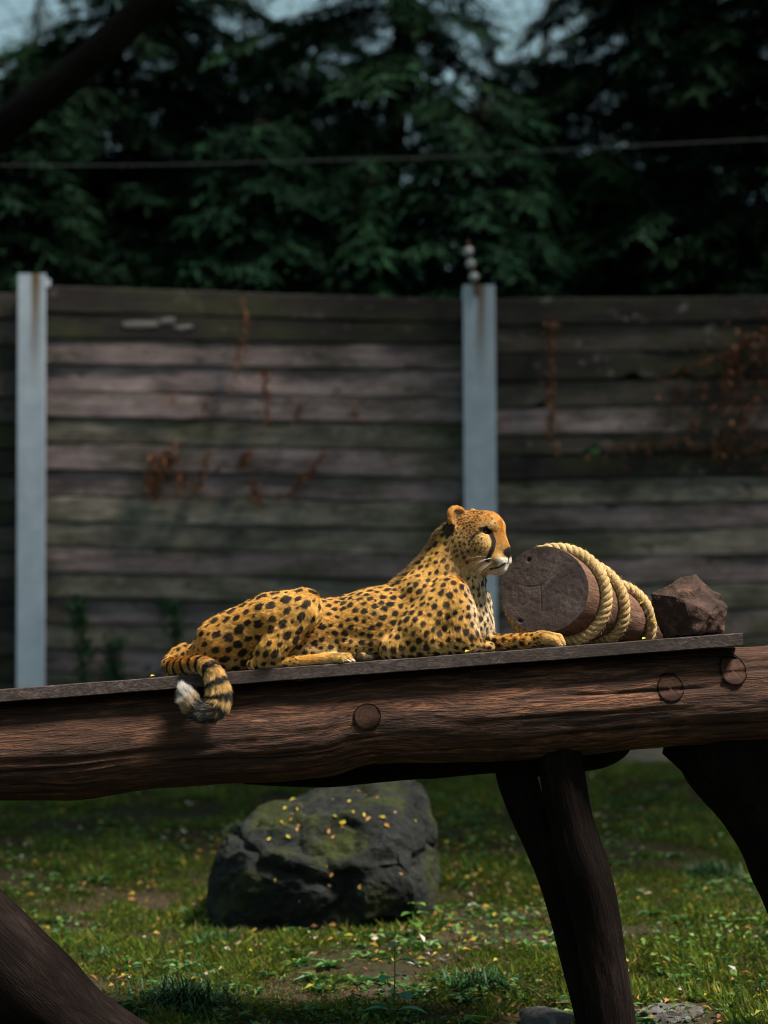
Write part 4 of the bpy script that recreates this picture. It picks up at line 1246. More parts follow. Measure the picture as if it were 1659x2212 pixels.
ln[np.isin(tags[vi], ['toe', 'paw', 'foot'])] *= 0.6
npm = nape[vi] > 0.3
ln[npm] *= 1.9
chm = (CV[vi, 2] > 1225) & (CV[vi, 2] < 1300) & (CV[vi, 0] > 985) & (CV[vi, 0] < 1060)
ln[chm] *= 1.3
pale = (ccol[vi].mean(1) > 0.12)
hcol = ccol[vi] * RNG.uniform(0.72, 1.28, (NH, 1))
wt_ = (RNG.random(NH) < 0.28) & pale
hcol[wt_] = hcol[wt_] * 0.5 + np.array([0.78, 0.52, 0.19]) * 0.5
dk_ = (RNG.random(NH) < 0.15) & pale & ~wt_
hcol[dk_] = hcol[dk_] * 0.5
tt_ = tl & (tq[vi] > 0.80 * L_t); rr_ = RNG.random(NH)
qq_ = tq[vi] / L_t
hcol[tt_ & (rr_ < 0.55 - 2.6 * (qq_ - 0.80))] = (0.02, 0.017, 0.016)
hcol[tt_ & (rr_ > 0.90)] = (0.6, 0.58, 0.56)
hcol = np.clip(hcol, 0.004, 0.9)
tuft_v = np.stack([vnoise(CV[vi] / 6.5, 200 + k) for k in range(3)], 1) + 0.6 * np.stack([vnoise(CV[vi] / 14.0, 210 + k) for k in range(3)], 1)
tuft_s = np.where(hv, 0.38, 0.48)[:, None]
wd_ = wd_ + to_world_dir(tuft_v) * tuft_s
hcol *= np.clip(1 + 0.22 * vnoise(CV[vi] / 5.0, 220), 0.6, 1.5)[:, None]
lift = np.full((NH, 1), 0.30); lift[tl] = 0.55; lift[npm] = 0.7; lift[hv] = 0.25
fur = strands('fur', root, wd_, wn_, ln, 0.0005 * RNG.uniform(0.7, 1.25, NH), hcol, fur_mat.m, lift)

# eyes, whiskers, claws
eye_m = Mat('cheetah_eye', 0.08, 0.6)
ec = eye_m.attr('iris')
eye_m.col(ec.outputs['Color'])
def ball(center, r, fwd, name, parent, mat):
    th = np.linspace(0, np.pi, 13); ph = np.linspace(0, 2 * np.pi, 20, endpoint=False)
    T, Ph = np.meshgrid(th, ph, indexing='ij')
    L = np.stack([np.cos(T), np.sin(T) * np.cos(Ph), np.sin(T) * np.sin(Ph)], 2).reshape(-1, 3)
    fwd = np.array(fwd, float)[None]; D, Sd, U = rot_to(fwd)
    V = center + r * (L[:, :1] * D + L[:, 1:2] * Sd + L[:, 2:3] * U)
    an = np.arccos(np.clip(L[:, 0], -1, 1))
    colr = np.where(an[:, None] < 0.5, np.array([[0.004, 0.004, 0.004]]), np.where(an[:, None] < 0.95, np.array([[0.05, 0.024, 0.009]]), np.array([[0.01, 0.008, 0.007]])))
    n, m = 13, 20
    i = np.arange(n - 1)[:, None]; j = np.arange(m)[None]
    F = np.stack([i * m + j, i * m + (j + 1) % m, (i + 1) * m + (j + 1) % m, (i + 1) * m + j], 2).reshape(-1, 4)
    return obj(name, V, F, mat, parent, attrs={'iris': ('FLOAT_COLOR', colr)})
for side in (1, -1):
    ecw = ch_world(np.array([hd(53.5, side * 25.5, 7)]))[0]
    gz = to_world_dir(np.array([hd(1.0, side * 0.75, 0.02)]) - HO[None])[0]
    ball(ecw, 6.6 * CH_S, gz, 'eye', CHEETAH, eye_m.m)
wh_m = Mat('whisker', 0.4, 0.4); wh_m.col((0.85, 0.83, 0.8))
wr = []; wdv = []
for side in (1, -1):
    for i in range(9):
        f = 66 + random.uniform(-8, 10); z = -53 + random.uniform(-9, 8)
        wr.append(hd(f, side * 26, z)); wdv.append(np.array(hd(-0.75 + random.uniform(-.35, .25), side * 0.9, -0.35 + random.uniform(-.45, .3))) - HO)
wr = ch_world(np.array(wr)); wdv = to_world_dir(np.array(wdv)); wdv /= np.linalg.norm(wdv, axis=1)[:, None]
strands('whiskers', wr, wdv, wdv, RNG.uniform(0.05, 0.10, len(wr)), np.full(len(wr), 0.00026), np.full((len(wr), 3), 0.85), wh_m.m, 0.1, 6, 0.06, 0.35)
claw_m = Mat('claw', 0.35, 0.4); claw_m.col((0.55, 0.47, 0.36))
for (p, q) in (((1207, -24, 1391), (1214, -26, 1397)), ((1214, -12, 1388), (1221, -13, 1395)), ((1215, 2, 1387), (1222, 2, 1394)),
               ((753, -106, 1428), (760, -107, 1433)), ((760, -96, 1426), (767, -96, 1432)), ((762, -86, 1425), (769, -86, 1431))):
    p = np.array(p, float); q = np.array(q, float)
    V, F, A = tube(ch_world(np.array([p - (q - p) * 0.6, p, (p + q) / 2 + np.array([1.0, 0, -0.8]), q])), np.array([2.6, 2.4, 1.7, 0.4]) * CH_S, 8, 6)
    obj('claw', V, F, claw_m.m, CHEETAH)
# ------------------------------------------------------------------ log platform
def cpt(u, d, v):
    return ch_world(np.array([[u, d, v]], float))[0]
def clog(pts, n_len, n_ring, parent, name, mat, scale_r=1.0, **kw):
    P_ = [cpt(u, d, v) for (u, d, v, r) in pts]; R_ = np.array([p[3] for p in pts]) * CH_S * scale_r
    V_, F_, A_ = tube(P_, R_, n_len, n_ring, **kw)
    return obj(name, V_, F_, mat, parent, attrs=A_)
PLAT = thing('log_platform', tuple(cpt(1270, 40, 2260)), 'raised log platform of a thick brown beam carrying deck boards on dark legs', 'platform')
# deck boards, front one carries the visible edge
def deck_board(d0, d1, u0, u1, seed):
    n_ = 90
    t = np.linspace(0, 1, n_); u = u0 + (u1 - u0) * t
    P_ = np.stack([u / 60.0, np.full(n_, seed * 5.0), np.zeros(n_)], 1)
    wob = 0.7 * fbm(P_, seed, 3); wb2 = 0.9 * fbm(P_ + 31, seed + 2, 3); chip = np.maximum(0, fbm(P_ * 3, seed + 4, 2) - 0.35) * 3.0
    th = 27.5
    prof = [(d0 + 1.2, 0.0, 1), (d1 - 1.2, 0.0, 1), (d1, 1.5, 0), (d1, th, 0), (d0 + 1.5, th, 0), (d0, th - 1.6, 0), (d0, 1.8, 2)]
    rows = []
    for (d_, dv, kind) in prof:
        v = board_v(u) + dv + (wob if kind else wb2) + (chip if kind == 2 else 0)
        rows.append(ch_world(np.stack([u, np.full(n_, d_), v], 1)))
    R_ = np.stack(rows, 1); k = len(prof); V_ = R_.reshape(-1, 3)
    ii = np.arange(n_ - 1)[:, None]; jj = np.arange(k)[None]
    a_ = ii * k + jj; b_ = ii * k + (jj + 1) % k
    F_ = np.stack([a_, b_, b_ + k, a_ + k], 2).reshape(-1, 4)
    caps = np.array([list(range(k))[::-1], list(range((n_ - 1) * k, n_ * k))])
    return obj('deck_board', V_, [F_[:, ::-1], caps[:, ::-1]], board_mat.m, PLAT, smooth=False, attrs={'gv': ('FLOAT_VECTOR', V_ * np.array([1, 1, 1.0]) + seed)})
for k_ in range(4):
    deck_board(-112 + k_ * 124, -112 + k_ * 124 + 121, -250, 1588 - (6 * k_ % 11), 300 + k_)
BEAM = [(-260, 0, 1646, 108), (-120, 0, 1634, 108), (0, 0, 1624, 106), (160, 0, 1617, 112), (312, 0, 1599, 105), (470, 0, 1587, 105), (600, 0, 1580, 108), (690, 0, 1572, 107),
        (800, 0, 1552, 97), (1030, 0, 1541, 103), (1255, 0, 1526, 105), (1400, 0, 1513, 103), (1659, 0, 1497, 100), (1850, 0, 1482, 100)]
beam = clog(BEAM, 330, 180, PLAT, 'beam', beam_mat.m, lump=0.035, lump_scale=3.0, fine=0.0045, seed=11, ridge=0.006, n_ridge=13, cracks=46)
# sawn-off branch stubs showing as round plugs on the beam's face
from mathutils.bvhtree import BVHTree
import mathutils
def surface_hit(o, u, v, Y):
    """Point and normal where the sight line through (u, v) meets object o (used to seat small pieces on it)."""
    tree_ = BVHTree.FromPolygons([p.co for p in o.data.vertices], [p.vertices[:] for p in o.data.polygons])
    base_ = Vector(world_loc(o)); eye_ = Vector((0, 0, CAM_Z))
    d_ = (Vector(at(u, v, Y)) - eye_).normalized()
    h_ = tree_.ray_cast(eye_ - base_, d_)
    return (h_[0] + base_, h_[1]) if h_[0] is not None else (None, None)
def knot(u, v, r, seed, proud):
    """A sawn-off branch stub: a disc in a dark ring, sitting on the beam's face."""
    p_, nrm = surface_hit(beam, u, v, CH_Y)
    nrm = np.array(nrm) * 0.75 + np.array([0, -0.25, 0]); nrm /= np.linalg.norm(nrm); surf = np.array(p_)
    rr = r * CH_S; n_ = 40; th = np.linspace(0, 2 * np.pi, n_, endpoint=False)
    sx = np.array([1.0, 0, 0]); sy_ = np.cross(nrm, sx); V_ = []; gv_ = []
    wob = 1 + 0.03 * np.sin(2 * th + seed) + 0.015 * np.sin(5 * th)
    for (s_, q) in ((-0.030, 1.0), (proud - 0.003, 0.985), (proud, 0.93), (proud + 0.001, 0.6), (proud, 0.3), (proud, 0.02)):
        V_.append(surf + nrm * s_ + (rr * q * wob)[:, None] * (np.cos(th)[:, None] * sx + np.sin(th)[:, None] * sy_))
        gv_.append(np.stack([0.1 + 0.05 * np.cos(th) * q, rr * q * np.cos(th) * 0.5, 0.4 * q + 0 * th], 1) * 0.6)
    V_ = np.concatenate(V_); gv_ = np.concatenate(gv_)
    tree_ = BVHTree.FromPolygons([p.co for p in beam.data.vertices], [p.vertices[:] for p in beam.data.polygons]); base_ = Vector(world_loc(beam))
    def seat(P_, lift):
        out = []
        for p in P_:
            h_ = tree_.ray_cast(Vector(p) + Vector(nrm) * 0.06 - base_, -Vector(nrm))
            out.append(np.array(h_[0] + base_) + nrm * lift if h_[0] is not None else p)
        return np.array(out)
    V_[n_:] = seat(V_[n_:], proud)
    ii = np.arange(5)[:, None]; jj = np.arange(n_)[None]; a_ = ii * n_ + jj; b_ = ii * n_ + (jj + 1) % n_
    obj('knot', V_, np.stack([a_, b_, b_ + n_, a_ + n_], 2).reshape(-1, 4), knot_mat.m, beam, attrs={'gv': ('FLOAT_VECTOR', gv_)})
    t1 = np.linspace(0, 2 * np.pi, 48); ring_ = surf + nrm * (proud - 0.002) + (rr * 1.03 * (1 + 0.03 * np.sin(2 * t1 + seed)))[:, None] * (np.cos(t1)[:, None] * sx + np.sin(t1)[:, None] * sy_)
    V_, F_ = wires([seat(ring_, proud)], 0.0016, 6)
    obj('knot_ring', V_, F_, leg_mat.m, beam, attrs={'gv': ('FLOAT_VECTOR', V_)})
knot(793, 1548, 27, 1, 0.0015); knot(1448, 1486, 26, 2, 0.0015); knot(1583, 1447, 26, 3, 0.008)
clog([(520, 150, 1652, 48), (700, 150, 1652, 54), (900, 150, 1640, 50), (1090, 150, 1626, 48)], 80, 32, PLAT, 'rear_beam', leg_mat.m, lump=0.08, fine=0.003, seed=12)
clog([(1226, -10, 1596, 60), (1226, 200, 1596, 58), (1224, 420, 1596, 58)], 40, 32, PLAT, 'cross_log', leg_mat.m, lump=0.06, fine=0.003, seed=13)
clog([(1120, 60, 1630, 52), (1300, 60, 1610, 50), (1360, 60, 1590, 30)], 30, 28, PLAT, 'bearer', leg_mat.m, lump=0.10, fine=0.003, seed=16)
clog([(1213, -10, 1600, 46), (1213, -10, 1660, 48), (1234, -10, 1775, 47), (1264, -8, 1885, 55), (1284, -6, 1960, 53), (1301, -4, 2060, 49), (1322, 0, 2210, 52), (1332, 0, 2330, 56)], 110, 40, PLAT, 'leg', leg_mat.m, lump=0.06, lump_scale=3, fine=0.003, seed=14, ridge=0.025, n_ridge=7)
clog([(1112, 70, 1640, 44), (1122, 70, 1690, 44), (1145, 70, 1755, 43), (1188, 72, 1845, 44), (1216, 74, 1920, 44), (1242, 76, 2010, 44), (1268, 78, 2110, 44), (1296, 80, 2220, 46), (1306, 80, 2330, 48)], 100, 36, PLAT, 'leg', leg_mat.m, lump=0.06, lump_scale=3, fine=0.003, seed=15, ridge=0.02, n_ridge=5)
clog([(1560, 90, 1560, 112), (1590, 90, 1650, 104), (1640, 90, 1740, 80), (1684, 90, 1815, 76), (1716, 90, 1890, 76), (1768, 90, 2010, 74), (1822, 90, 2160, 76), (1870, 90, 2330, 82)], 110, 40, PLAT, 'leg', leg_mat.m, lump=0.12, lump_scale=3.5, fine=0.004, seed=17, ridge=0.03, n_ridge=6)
clog([(1455, 70, 1608, 30), (1520, 80, 1650, 42), (1580, 90, 1700, 40)], 40, 26, PLAT, 'brace', leg_mat.m, lump=0.22, lump_scale=7, fine=0.006, seed=18)

# dark log leaning into the lower left corner
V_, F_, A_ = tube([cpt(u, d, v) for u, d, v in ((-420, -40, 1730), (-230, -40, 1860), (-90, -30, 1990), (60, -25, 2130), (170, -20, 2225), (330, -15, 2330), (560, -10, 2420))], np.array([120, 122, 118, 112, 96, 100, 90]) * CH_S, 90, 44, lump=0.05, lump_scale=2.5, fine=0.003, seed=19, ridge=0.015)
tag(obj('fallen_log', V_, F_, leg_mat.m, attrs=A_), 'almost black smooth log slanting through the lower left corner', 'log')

# ------------------------------------------------------------------ stump wound with rope
ST0 = np.array([1180.0, 52, 1272.0]); ST1 = np.array([1432.0, 330, 1352.0])
SN = np.array([math.sin(math.radians(15)), math.cos(math.radians(15)), 0.05])     # normal of the (oblique) cut, pointing into the log
SN /= np.linalg.norm(SN)
SA = np.cross(SN, [0, 0, 1.0]); SA /= np.linalg.norm(SA); SB = np.cross(SA, SN)
def st_r(t): return 97 + (47 - 97) * t
stump_base = cpt(1260, 150, float(board_v(1260)))
STUMP = thing('log_stump', tuple(stump_base), 'tapered log lying on the board with its round cut end facing left, wound with rope', 'log')
nl, nr = 50, 72
th = np.linspace(0, 2 * np.pi, nr, endpoint=False)
prow = []; gvs = []
for a_ in range(nl):
    t = a_ / (nl - 1)
    c_ = ST0 + (ST1 - ST0) * t
    r_ = st_r(t) * (1 + 0.012 * np.sin(3 * th + 1) + 0.010 * np.sin(2 * th + 2.0)) + 1.3 * fbm(np.stack([np.full(nr, t * 3), np.cos(th) * 3, np.sin(th) * 3], 1), 71, 3)
    if a_ == 0: r_ = r_ - 2.2
    c_ = c_ + SN * (1.8 if a_ == 1 else 0)
    prow.append(c_ + r_[:, None] * (np.cos(th)[:, None] * SA + np.sin(th)[:, None] * SB))
    gvs.append(np.stack([np.full(nr, t * 0.5), r_ * CH_S * np.cos(th), r_ * CH_S * np.sin(th)], 1))
V_ = ch_world(np.concatenate(prow)); ii = np.arange(nl - 1)[:, None]; jj = np.arange(nr)[None]
a_ = ii * nr + jj; b_ = ii * nr + (jj + 1) % nr
obj('trunk', V_, [np.stack([a_, b_, b_ + nr, a_ + nr], 2).reshape(-1, 4), np.arange((nl - 1) * nr, nl * nr)[None]], bark_mat.m, STUMP, attrs={'gv': ('FLOAT_VECTOR', np.concatenate(gvs))})
# cut end: a dished disc with checks (cracks) cut in
rings = 46; nr2 = 150; th2 = np.linspace(0, 2 * np.pi, nr2, endpoint=False)
cracks = [[(-0.1, -0.09), (0.16, -0.30), (0.45, -0.55), (0.60, -0.66)], [(-0.1, -0.09), (-0.40, -0.07), (-0.74, -0.15)], [(-0.1, -0.09), (-0.08, 0.08), (-0.07, 0.30), (-0.08, 0.5)], [(-0.3, 0.20), (-0.5, 0.36)]]
pts = []; gvd = []
for a_ in range(rings):
    q = a_ / (rings - 1)
    x = q * np.cos(th2); y = q * np.sin(th2)
    dep = 0.8 * fbm(np.stack([x * 4, y * 4, x * 0], 1), 81, 3)
    for cr in cracks:
        dm = np.full(nr2, 9.0)
        for (x0, y0), (x1, y1) in zip(cr[:-1], cr[1:]):
            dx, dy = x1 - x0, y1 - y0
            h = np.clip(((x - x0) * dx + (y - y0) * dy) / (dx * dx + dy * dy), 0, 1)
            dm = np.minimum(dm, np.hypot(x - x0 - h * dx, y - y0 - h * dy))
        dep = dep + 0.8 * np.exp(-(dm / 0.011) ** 2)
    for (hx, hy) in ((-0.37, -0.69), (-0.56, 0.70)):
        dep = dep + 9.0 * np.exp(-(np.hypot(x - hx, y - hy) / 0.035) ** 4)
    rb = 97 * (1 + 0.012 * np.sin(3 * th2 + 1) + 0.010 * np.sin(2 * th2 + 2.0)) - 1.6
    P_ = ST0 + SN * (dep - 1.5)[:, None] + (rb * x / max(q, 1e-6) * q / 1.0 if False else 0)
    P_ = P_ + (rb * q)[:, None] * (np.cos(th2)[:, None] * SA + np.sin(th2)[:, None] * SB)
    pts.append(P_); gvd.append(np.stack([0 * x, rb * x * CH_S, rb * y * CH_S], 1))
ii = np.arange(rings - 1)[:, None]; jj = np.arange(nr2)[None]
a_ = ii * nr2 + jj; b_ = ii * nr2 + (jj + 1) % nr2
obj('cut_end', ch_world(np.concatenate(pts)), np.stack([a_, b_, b_ + nr2, a_ + nr2], 2).reshape(-1, 4), end_mat.m, STUMP, attrs={'gv': ('FLOAT_VECTOR', np.concatenate(gvd))})

# rope: three strands twisted together, coiled round the stump from the cut end backwards
turns = 3.0
ns = 900
sv = np.linspace(0, 1, ns)
ang = math.radians(118) + sv * turns * 2 * np.pi
tt = 0.075 + 0.09 * (sv * turns) + 0.06 * (sv * turns) ** 2
ropeR = 14.5 - 3.0 * sv
ctr = ST0 + (ST1 - ST0) * tt[:, None]
rad = st_r(tt) + ropeR * 0.70
RP = ctr + rad[:, None] * (np.cos(ang)[:, None] * SA + np.sin(ang)[:, None] * SB)
over = RP[:, 2] + ropeR - (board_v(RP[:, 0]) - 0.5)
RP[:, 2] -= np.maximum(0, over)
RW = ch_world(RP)
s_arc = np.concatenate([[0], np.cumsum(np.linalg.norm(np.diff(RW, axis=0), axis=1))])
T_, N_, B_ = frames(RW)
ROPE = thing('rope', tuple(RW[:, :].min(0)), 'thick golden sisal rope coiled around the tapered log', 'rope')
for st in range(3):
    ph = s_arc / (42 * CH_S) * 2 * np.pi / 1.0 + st * 2 * np.pi / 3
    off = (0.50 * ropeR * CH_S)[:, None] * (np.cos(ph)[:, None] * N_ + np.sin(ph)[:, None] * B_)
    C_ = RW + off
    T2, N2, B2 = frames(C_)
    m_ = 9; t9 = np.linspace(0, 2 * np.pi, m_, endpoint=False)
    V_ = (C_[:, None] + (0.56 * ropeR * CH_S)[:, None, None] * (N2[:, None] * np.cos(t9)[None, :, None] + B2[:, None] * np.sin(t9)[None, :, None])).reshape(-1, 3)
    ii = np.arange(ns - 1)[:, None]; jj = np.arange(m_)[None]
    a_ = ii * m_ + jj; b_ = ii * m_ + (jj + 1) % m_
    obj('strand', V_, np.stack([a_, b_, b_ + m_, a_ + m_], 2).reshape(-1, 4), rope_mat.m, ROPE)
nf = 5200
k_ = RNG.integers(0, ns, nf); aa = RNG.uniform(0, 2 * np.pi, nf)
nn_ = np.cos(aa)[:, None] * N_[k_] + np.sin(aa)[:, None] * B_[k_]
rt_ = RW[k_] + nn_ * (ropeR[k_] * CH_S * 0.93)[:, None]
fib_mat = Mat('rope_fibre', 0.7, 0.2); fib_mat.col((0.6, 0.45, 0.22))
strands('fibres', rt_, T_[k_] * RNG.choice([-1, 1], (nf, 1)) + np.cross(T_[k_], nn_) * 0.8, nn_, RNG.uniform(0.006, 0.022, nf), np.full(nf, 0.00035), np.full((nf, 3), 0.5), fib_mat.m, np.full((nf, 1), 0.45), 4, 0.35, 0.2, ROPE)

# ------------------------------------------------------------------ stones
import bmesh
def hull_rock(name, pts_w, mat, label, cat, cuts=3, amp=0.02, freq=9.0, seed=0, sharp=0.4, group=None):
    bm = bmesh.new()
    for p in pts_w: bm.verts.new(p)
    bmesh.ops.convex_hull(bm, input=bm.verts[:])
    bmesh.ops.delete(bm, geom=[v for v in bm.verts if not v.link_faces], context='VERTS')
    bmesh.ops.triangulate(bm, faces=bm.faces[:])
    for _ in range(cuts):
        bmesh.ops.subdivide_edges(bm, edges=bm.edges[:], cuts=1, use_grid_fill=True)
        bmesh.ops.triangulate(bm, faces=bm.faces[:])
        bmesh.ops.smooth_vert(bm, verts=bm.verts[:], factor=sharp * 0.5, use_axis_x=True, use_axis_y=True, use_axis_z=True)
    bm.verts.ensure_lookup_table(); bm.normal_update()
    V_ = np.array([v.co[:] for v in bm.verts]); N_2 = np.array([v.normal[:] for v in bm.verts])
    F_ = np.array([[v.index for v in f.verts] for f in bm.faces]); bm.free()
    n1 = fbm(V_ * freq, seed, 4); n2 = np.abs(fbm(V_ * freq * 0.6 + 9, seed + 5, 3))
    V_ = V_ + N_2 * (amp * n1 + amp * 0.35 * fbm(V_ * freq * 5.0, seed + 21, 3) - amp * 1.2 * (1 - np.clip(n2 * 6, 0, 1)))[:, None]
    o = obj(name, V_, F_, mat, smooth=False)
    return tag(o, label, cat, group)
rk = []
for (u, v) in ((1401, 1279), (1481, 1246), (1508, 1233), (1521, 1254), (1566, 1281), (1578, 1310), (1570, 1366), (1440, 1380), (1503, 1376)):
    rk.append(cpt(u, 20 + 0.4 * (u - 1400) * 0.3, v))
for (u, v) in ((1425, 1280), (1500, 1240), (1560, 1290), (1566, 1366), (1445, 1378)):
    rk.append(cpt(u, 150, v))
for (u, v) in ((1474, 1292), (1498, 1330), (1500, 1372), (1535, 1330)):
    rk.append(cpt(u, -16, v))
hull_rock('rock', rk, chunk_mat.m, 'dark brown angular rock at the right end of the deck board', 'rock', 4, 0.007, 13.0, 5, 0.10)
BY = 10.75
bo = []
for (u, v, dy) in ((440, 1950, 0.1), (462, 1850, 0.0), (500, 1790, 0.05), (560, 1745, 0.1), (640, 1715, 0.25), (720, 1692, 0.3), (820, 1676, 0.35), (900, 1684, 0.3), (932, 1712, 0.1), (944, 1800, 0.0), (950, 1900, -0.05), (944, 1990, -0.1),
                   (460, 2030, -0.1), (640, 2040, -0.25), (800, 2040, -0.3), (930, 2040, -0.2), (560, 1830, -0.25), (700, 1760, -0.2), (850, 1740, -0.2), (870, 1860, -0.36), (700, 1880, -0.36)):
    bo.append(np.array(at(u, v, BY + dy)))
    if dy > -0.15: bo.append(np.array(at(u + (30 if u < 700 else -30), v + 10, BY + dy + 0.55)))
boulder = hull_rock('boulder', bo, stone_mat.m, 'large dark mossy boulder with fallen leaves on the grass behind the beam', 'boulder', 5, 0.030, 5.5, 8, 0.22)
def flat_stone(u0, u1, v0, v1, Y, label, seed):
    c_ = np.array(at((u0 + u1) / 2, v1, Y)); w_ = (u1 - u0) / 2 * scale_at(Y); h_ = (v1 - v0) * scale_at(Y)
    r_ = np.random.default_rng(seed); P_ = []
    for a_ in np.linspace(0, 2 * np.pi, 14, endpoint=False):
        q = r_.uniform(0.85, 1.05)
        P_.append(c_ + np.array([w_ * q * math.cos(a_), 0.17 * q * math.sin(a_), -0.08])); P_.append(c_ + np.array([0.8 * w_ * q * math.cos(a_), 0.13 * q * math.sin(a_), h_ * r_.uniform(0.6, 1.0)]))
    hull_rock('stone', P_, pale_stone.m, label, 'stone', 3, 0.012, 14, seed, 0.3, 'pale stones by the platform leg')
flat_stone(1100, 1262, 2180, 2214, 8.75, 'pale flat stone left of the platform leg', 51)
flat_stone(1350, 1545, 2168, 2206, 8.85, 'pale flat stone right of the platform leg', 52)

# ------------------------------------------------------------------ grass, litter, weeds
def in_view(n, y0, y1, margin, power=1.0):
    Y_ = y0 + (y1 - y0) * RNG.random(n) ** power
    hw = 829.5 / FPX * Y_ + margin
    return RNG.uniform(-1, 1, n) * hw, Y_
def cluster_mask(x, y, f, seed):
    return fbm(np.stack([x * f, y * f, 0 * x], 1), seed, 4)
nb = 480000
x, y = in_view(nb, 7.2, 16.45, 1.0, 1.25)
m1 = cluster_mask(x, y, 1.5, 90); m2 = cluster_mask(x, y, 5.0, 91)
keep = RNG.random(nb) < np.clip(0.85 + 1.2 * m1 + 0.9 * m2, 0.14, 1)
for (su_, sv_, sy_, sw_) in ((1181, 2190, 8.75, 0.15), (1447, 2180, 8.85, 0.18)):
    keep &= ~((np.abs(x - (su_ - 829.5) / FPX * sy_) < sw_) & (np.abs(y - sy_ + 0.06) < 0.24))
x, y, m1, m2 = x[keep], y[keep], m1[keep], m2[keep]
bx_ = RNG.uniform(-0.83, 0.27, 2600); by_ = 10.30 + RNG.normal(0, 0.09, 2600) + 0.25 * ((bx_ + 0.28) / 0.55) ** 2
x = np.concatenate([x, bx_]); y = np.concatenate([y, by_]); m1 = np.concatenate([m1, np.full(2600, 0.2)]); m2 = np.concatenate([m2, RNG.uniform(-0.4, 0.7, 2600)]); nb = len(x)
z = ground_z(x, y)
L_ = (0.024 + 0.026 * RNG.random(nb)) * np.clip(1 + 1.0 * m1 + 0.9 * m2, 0.45, 2.2)
D_ = RNG.normal(0, 0.62, (nb, 3)); D_[:, 2] = np.abs(D_[:, 2]) * 0.5 + 0.55
V_, F_ = leaves(np.stack([x, y, z - 0.006], 1), D_, L_, 0.0042 * RNG.uniform(0.7, 1.5, nb), None, 0.1, 0.28)
gc = np.array([[0.095, 0.140, 0.016], [0.155, 0.185, 0.022], [0.050, 0.100, 0.016], [0.20, 0.185, 0.026], [0.14, 0.10, 0.045]])[RNG.choice(5, nb, p=[.30, .22, .26, .13, .09])]
gc = gc * RNG.uniform(0.6, 1.4, (nb, 1)) * np.clip(0.95 + 0.5 * m1[:, None] + 0.7 * m2[:, None], 0.35, 1.8)
tag(obj('grass', V_, F_, grass_mat.m, origin=(0, 0, 0), attrs={'tint': ('FLOAT_COLOR', np.repeat(np.clip(gc, 0.004, 1), 4, 0))}, smooth=False), 'short patchy grass covering the slope', 'grass', kind='stuff')
nc = 26000
x, y = in_view(nc, 7.9, 16.4, 0.6, 1.15)
m1 = cluster_mask(x, y, 2.6, 95); keep = RNG.random(nc) < np.clip(0.2 + 2.2 * m1, 0, 1); x, y = x[keep], y[keep]; nc = len(x)
D_ = RNG.normal(0, 1, (nc, 3)); D_[:, 2] = 0.25 * np.abs(D_[:, 2])
up_ = np.array([[0, 0, 1.0]]) + RNG.normal(0, 0.35, (nc, 3))
V_, F_ = leaves(np.stack([x, y, ground_z(x, y) + RNG.uniform(0.01, 0.05, nc)], 1), D_, 0.030 * RNG.uniform(0.6, 1.5, nc), 0.022, up_, 0.12, 0.1)
tag(obj('ground_cover', V_, F_, grass_mat.m, origin=(0, 0, 0), attrs={'tint': ('FLOAT_COLOR', tints(nc, [(0.05, 0.13, 0.025), (0.07, 0.16, 0.03), (0.03, 0.09, 0.03), (0.11, 0.16, 0.03)], None, 0.3))}, smooth=False), 'small broad leaved weeds and clover among the grass', 'weeds', kind='stuff')
nl_ = 6000
x, y = in_view(nl_, 7.9, 16.4, 0.6, 1.1)
m1 = cluster_mask(x, y, 1.8, 97); keep = RNG.random(nl_) < np.clip(0.40 + 1.8 * m1, 0.03, 1); x, y = x[keep], y[keep]; nl_ = len(x)
D_ = RNG.normal(0, 1, (nl_, 3)); D_[:, 2] *= 0.25
up_ = np.array([[0, -0.15, 1.0]]) + RNG.normal(0, 0.45, (nl_, 3))
LC = [(0.38, 0.26, 0.035), (0.30, 0.15, 0.05), (0.22, 0.11, 0.05), (0.42, 0.36, 0.27), (0.15, 0.075, 0.04), (0.55, 0.50, 0.42), (0.34, 0.30, 0.04)]
V_, F_ = leaves(np.stack([x, y, ground_z(x, y) + RNG.uniform(0.012, 0.045, nl_)], 1), D_, 0.036 * RNG.uniform(0.4, 1.5, nl_), 0.016 * RNG.uniform(0.7, 1.4, nl_), up_, 0.3, 0.15)
tag(obj('leaf_litter', V_, F_, litter_mat.m, origin=(0, 0, 0), attrs={'tint': ('FLOAT_COLOR', tints(nl_, LC, [.24, .14, .2, .1, .16, .04, .12], 0.3))}, smooth=False), 'yellow and brown fallen leaves scattered over the grass', 'leaves', kind='stuff')

# broad-leaved rosettes, larger than the clover
nr_ = 420
x, y = in_view(nr_, 8.3, 15.8, 0.5, 1.2)
per = 9
cx = np.repeat(x, per); cy = np.repeat(y, per); az = RNG.uniform(0, 2 * np.pi, nr_ * per)
D_ = np.stack([np.cos(az), np.sin(az), RNG.uniform(0.1, 0.7, nr_ * per)], 1)
sz_ = np.repeat(RNG.uniform(0.03, 0.085, nr_), per) * RNG.uniform(0.7, 1.2, nr_ * per)
V_, F_ = leaves(np.stack([cx, cy, ground_z(cx, cy) + 0.008], 1), D_, sz_, sz_ * 0.36, np.array([[0, 0, 1.0]]) + 0 * D_, 0.2, 0.25)
tag(obj('rosette_weeds', V_, F_, grass_mat.m, origin=(0, 0, 0), attrs={'tint': ('FLOAT_COLOR', tints(nr_ * per, [(0.06, 0.15, 0.03), (0.08, 0.18, 0.035), (0.04, 0.11, 0.04), (0.15, 0.19, 0.03)], None, 0.3))}, smooth=False), 'low broad leaved rosettes scattered through the grass', 'weeds', kind='stuff')

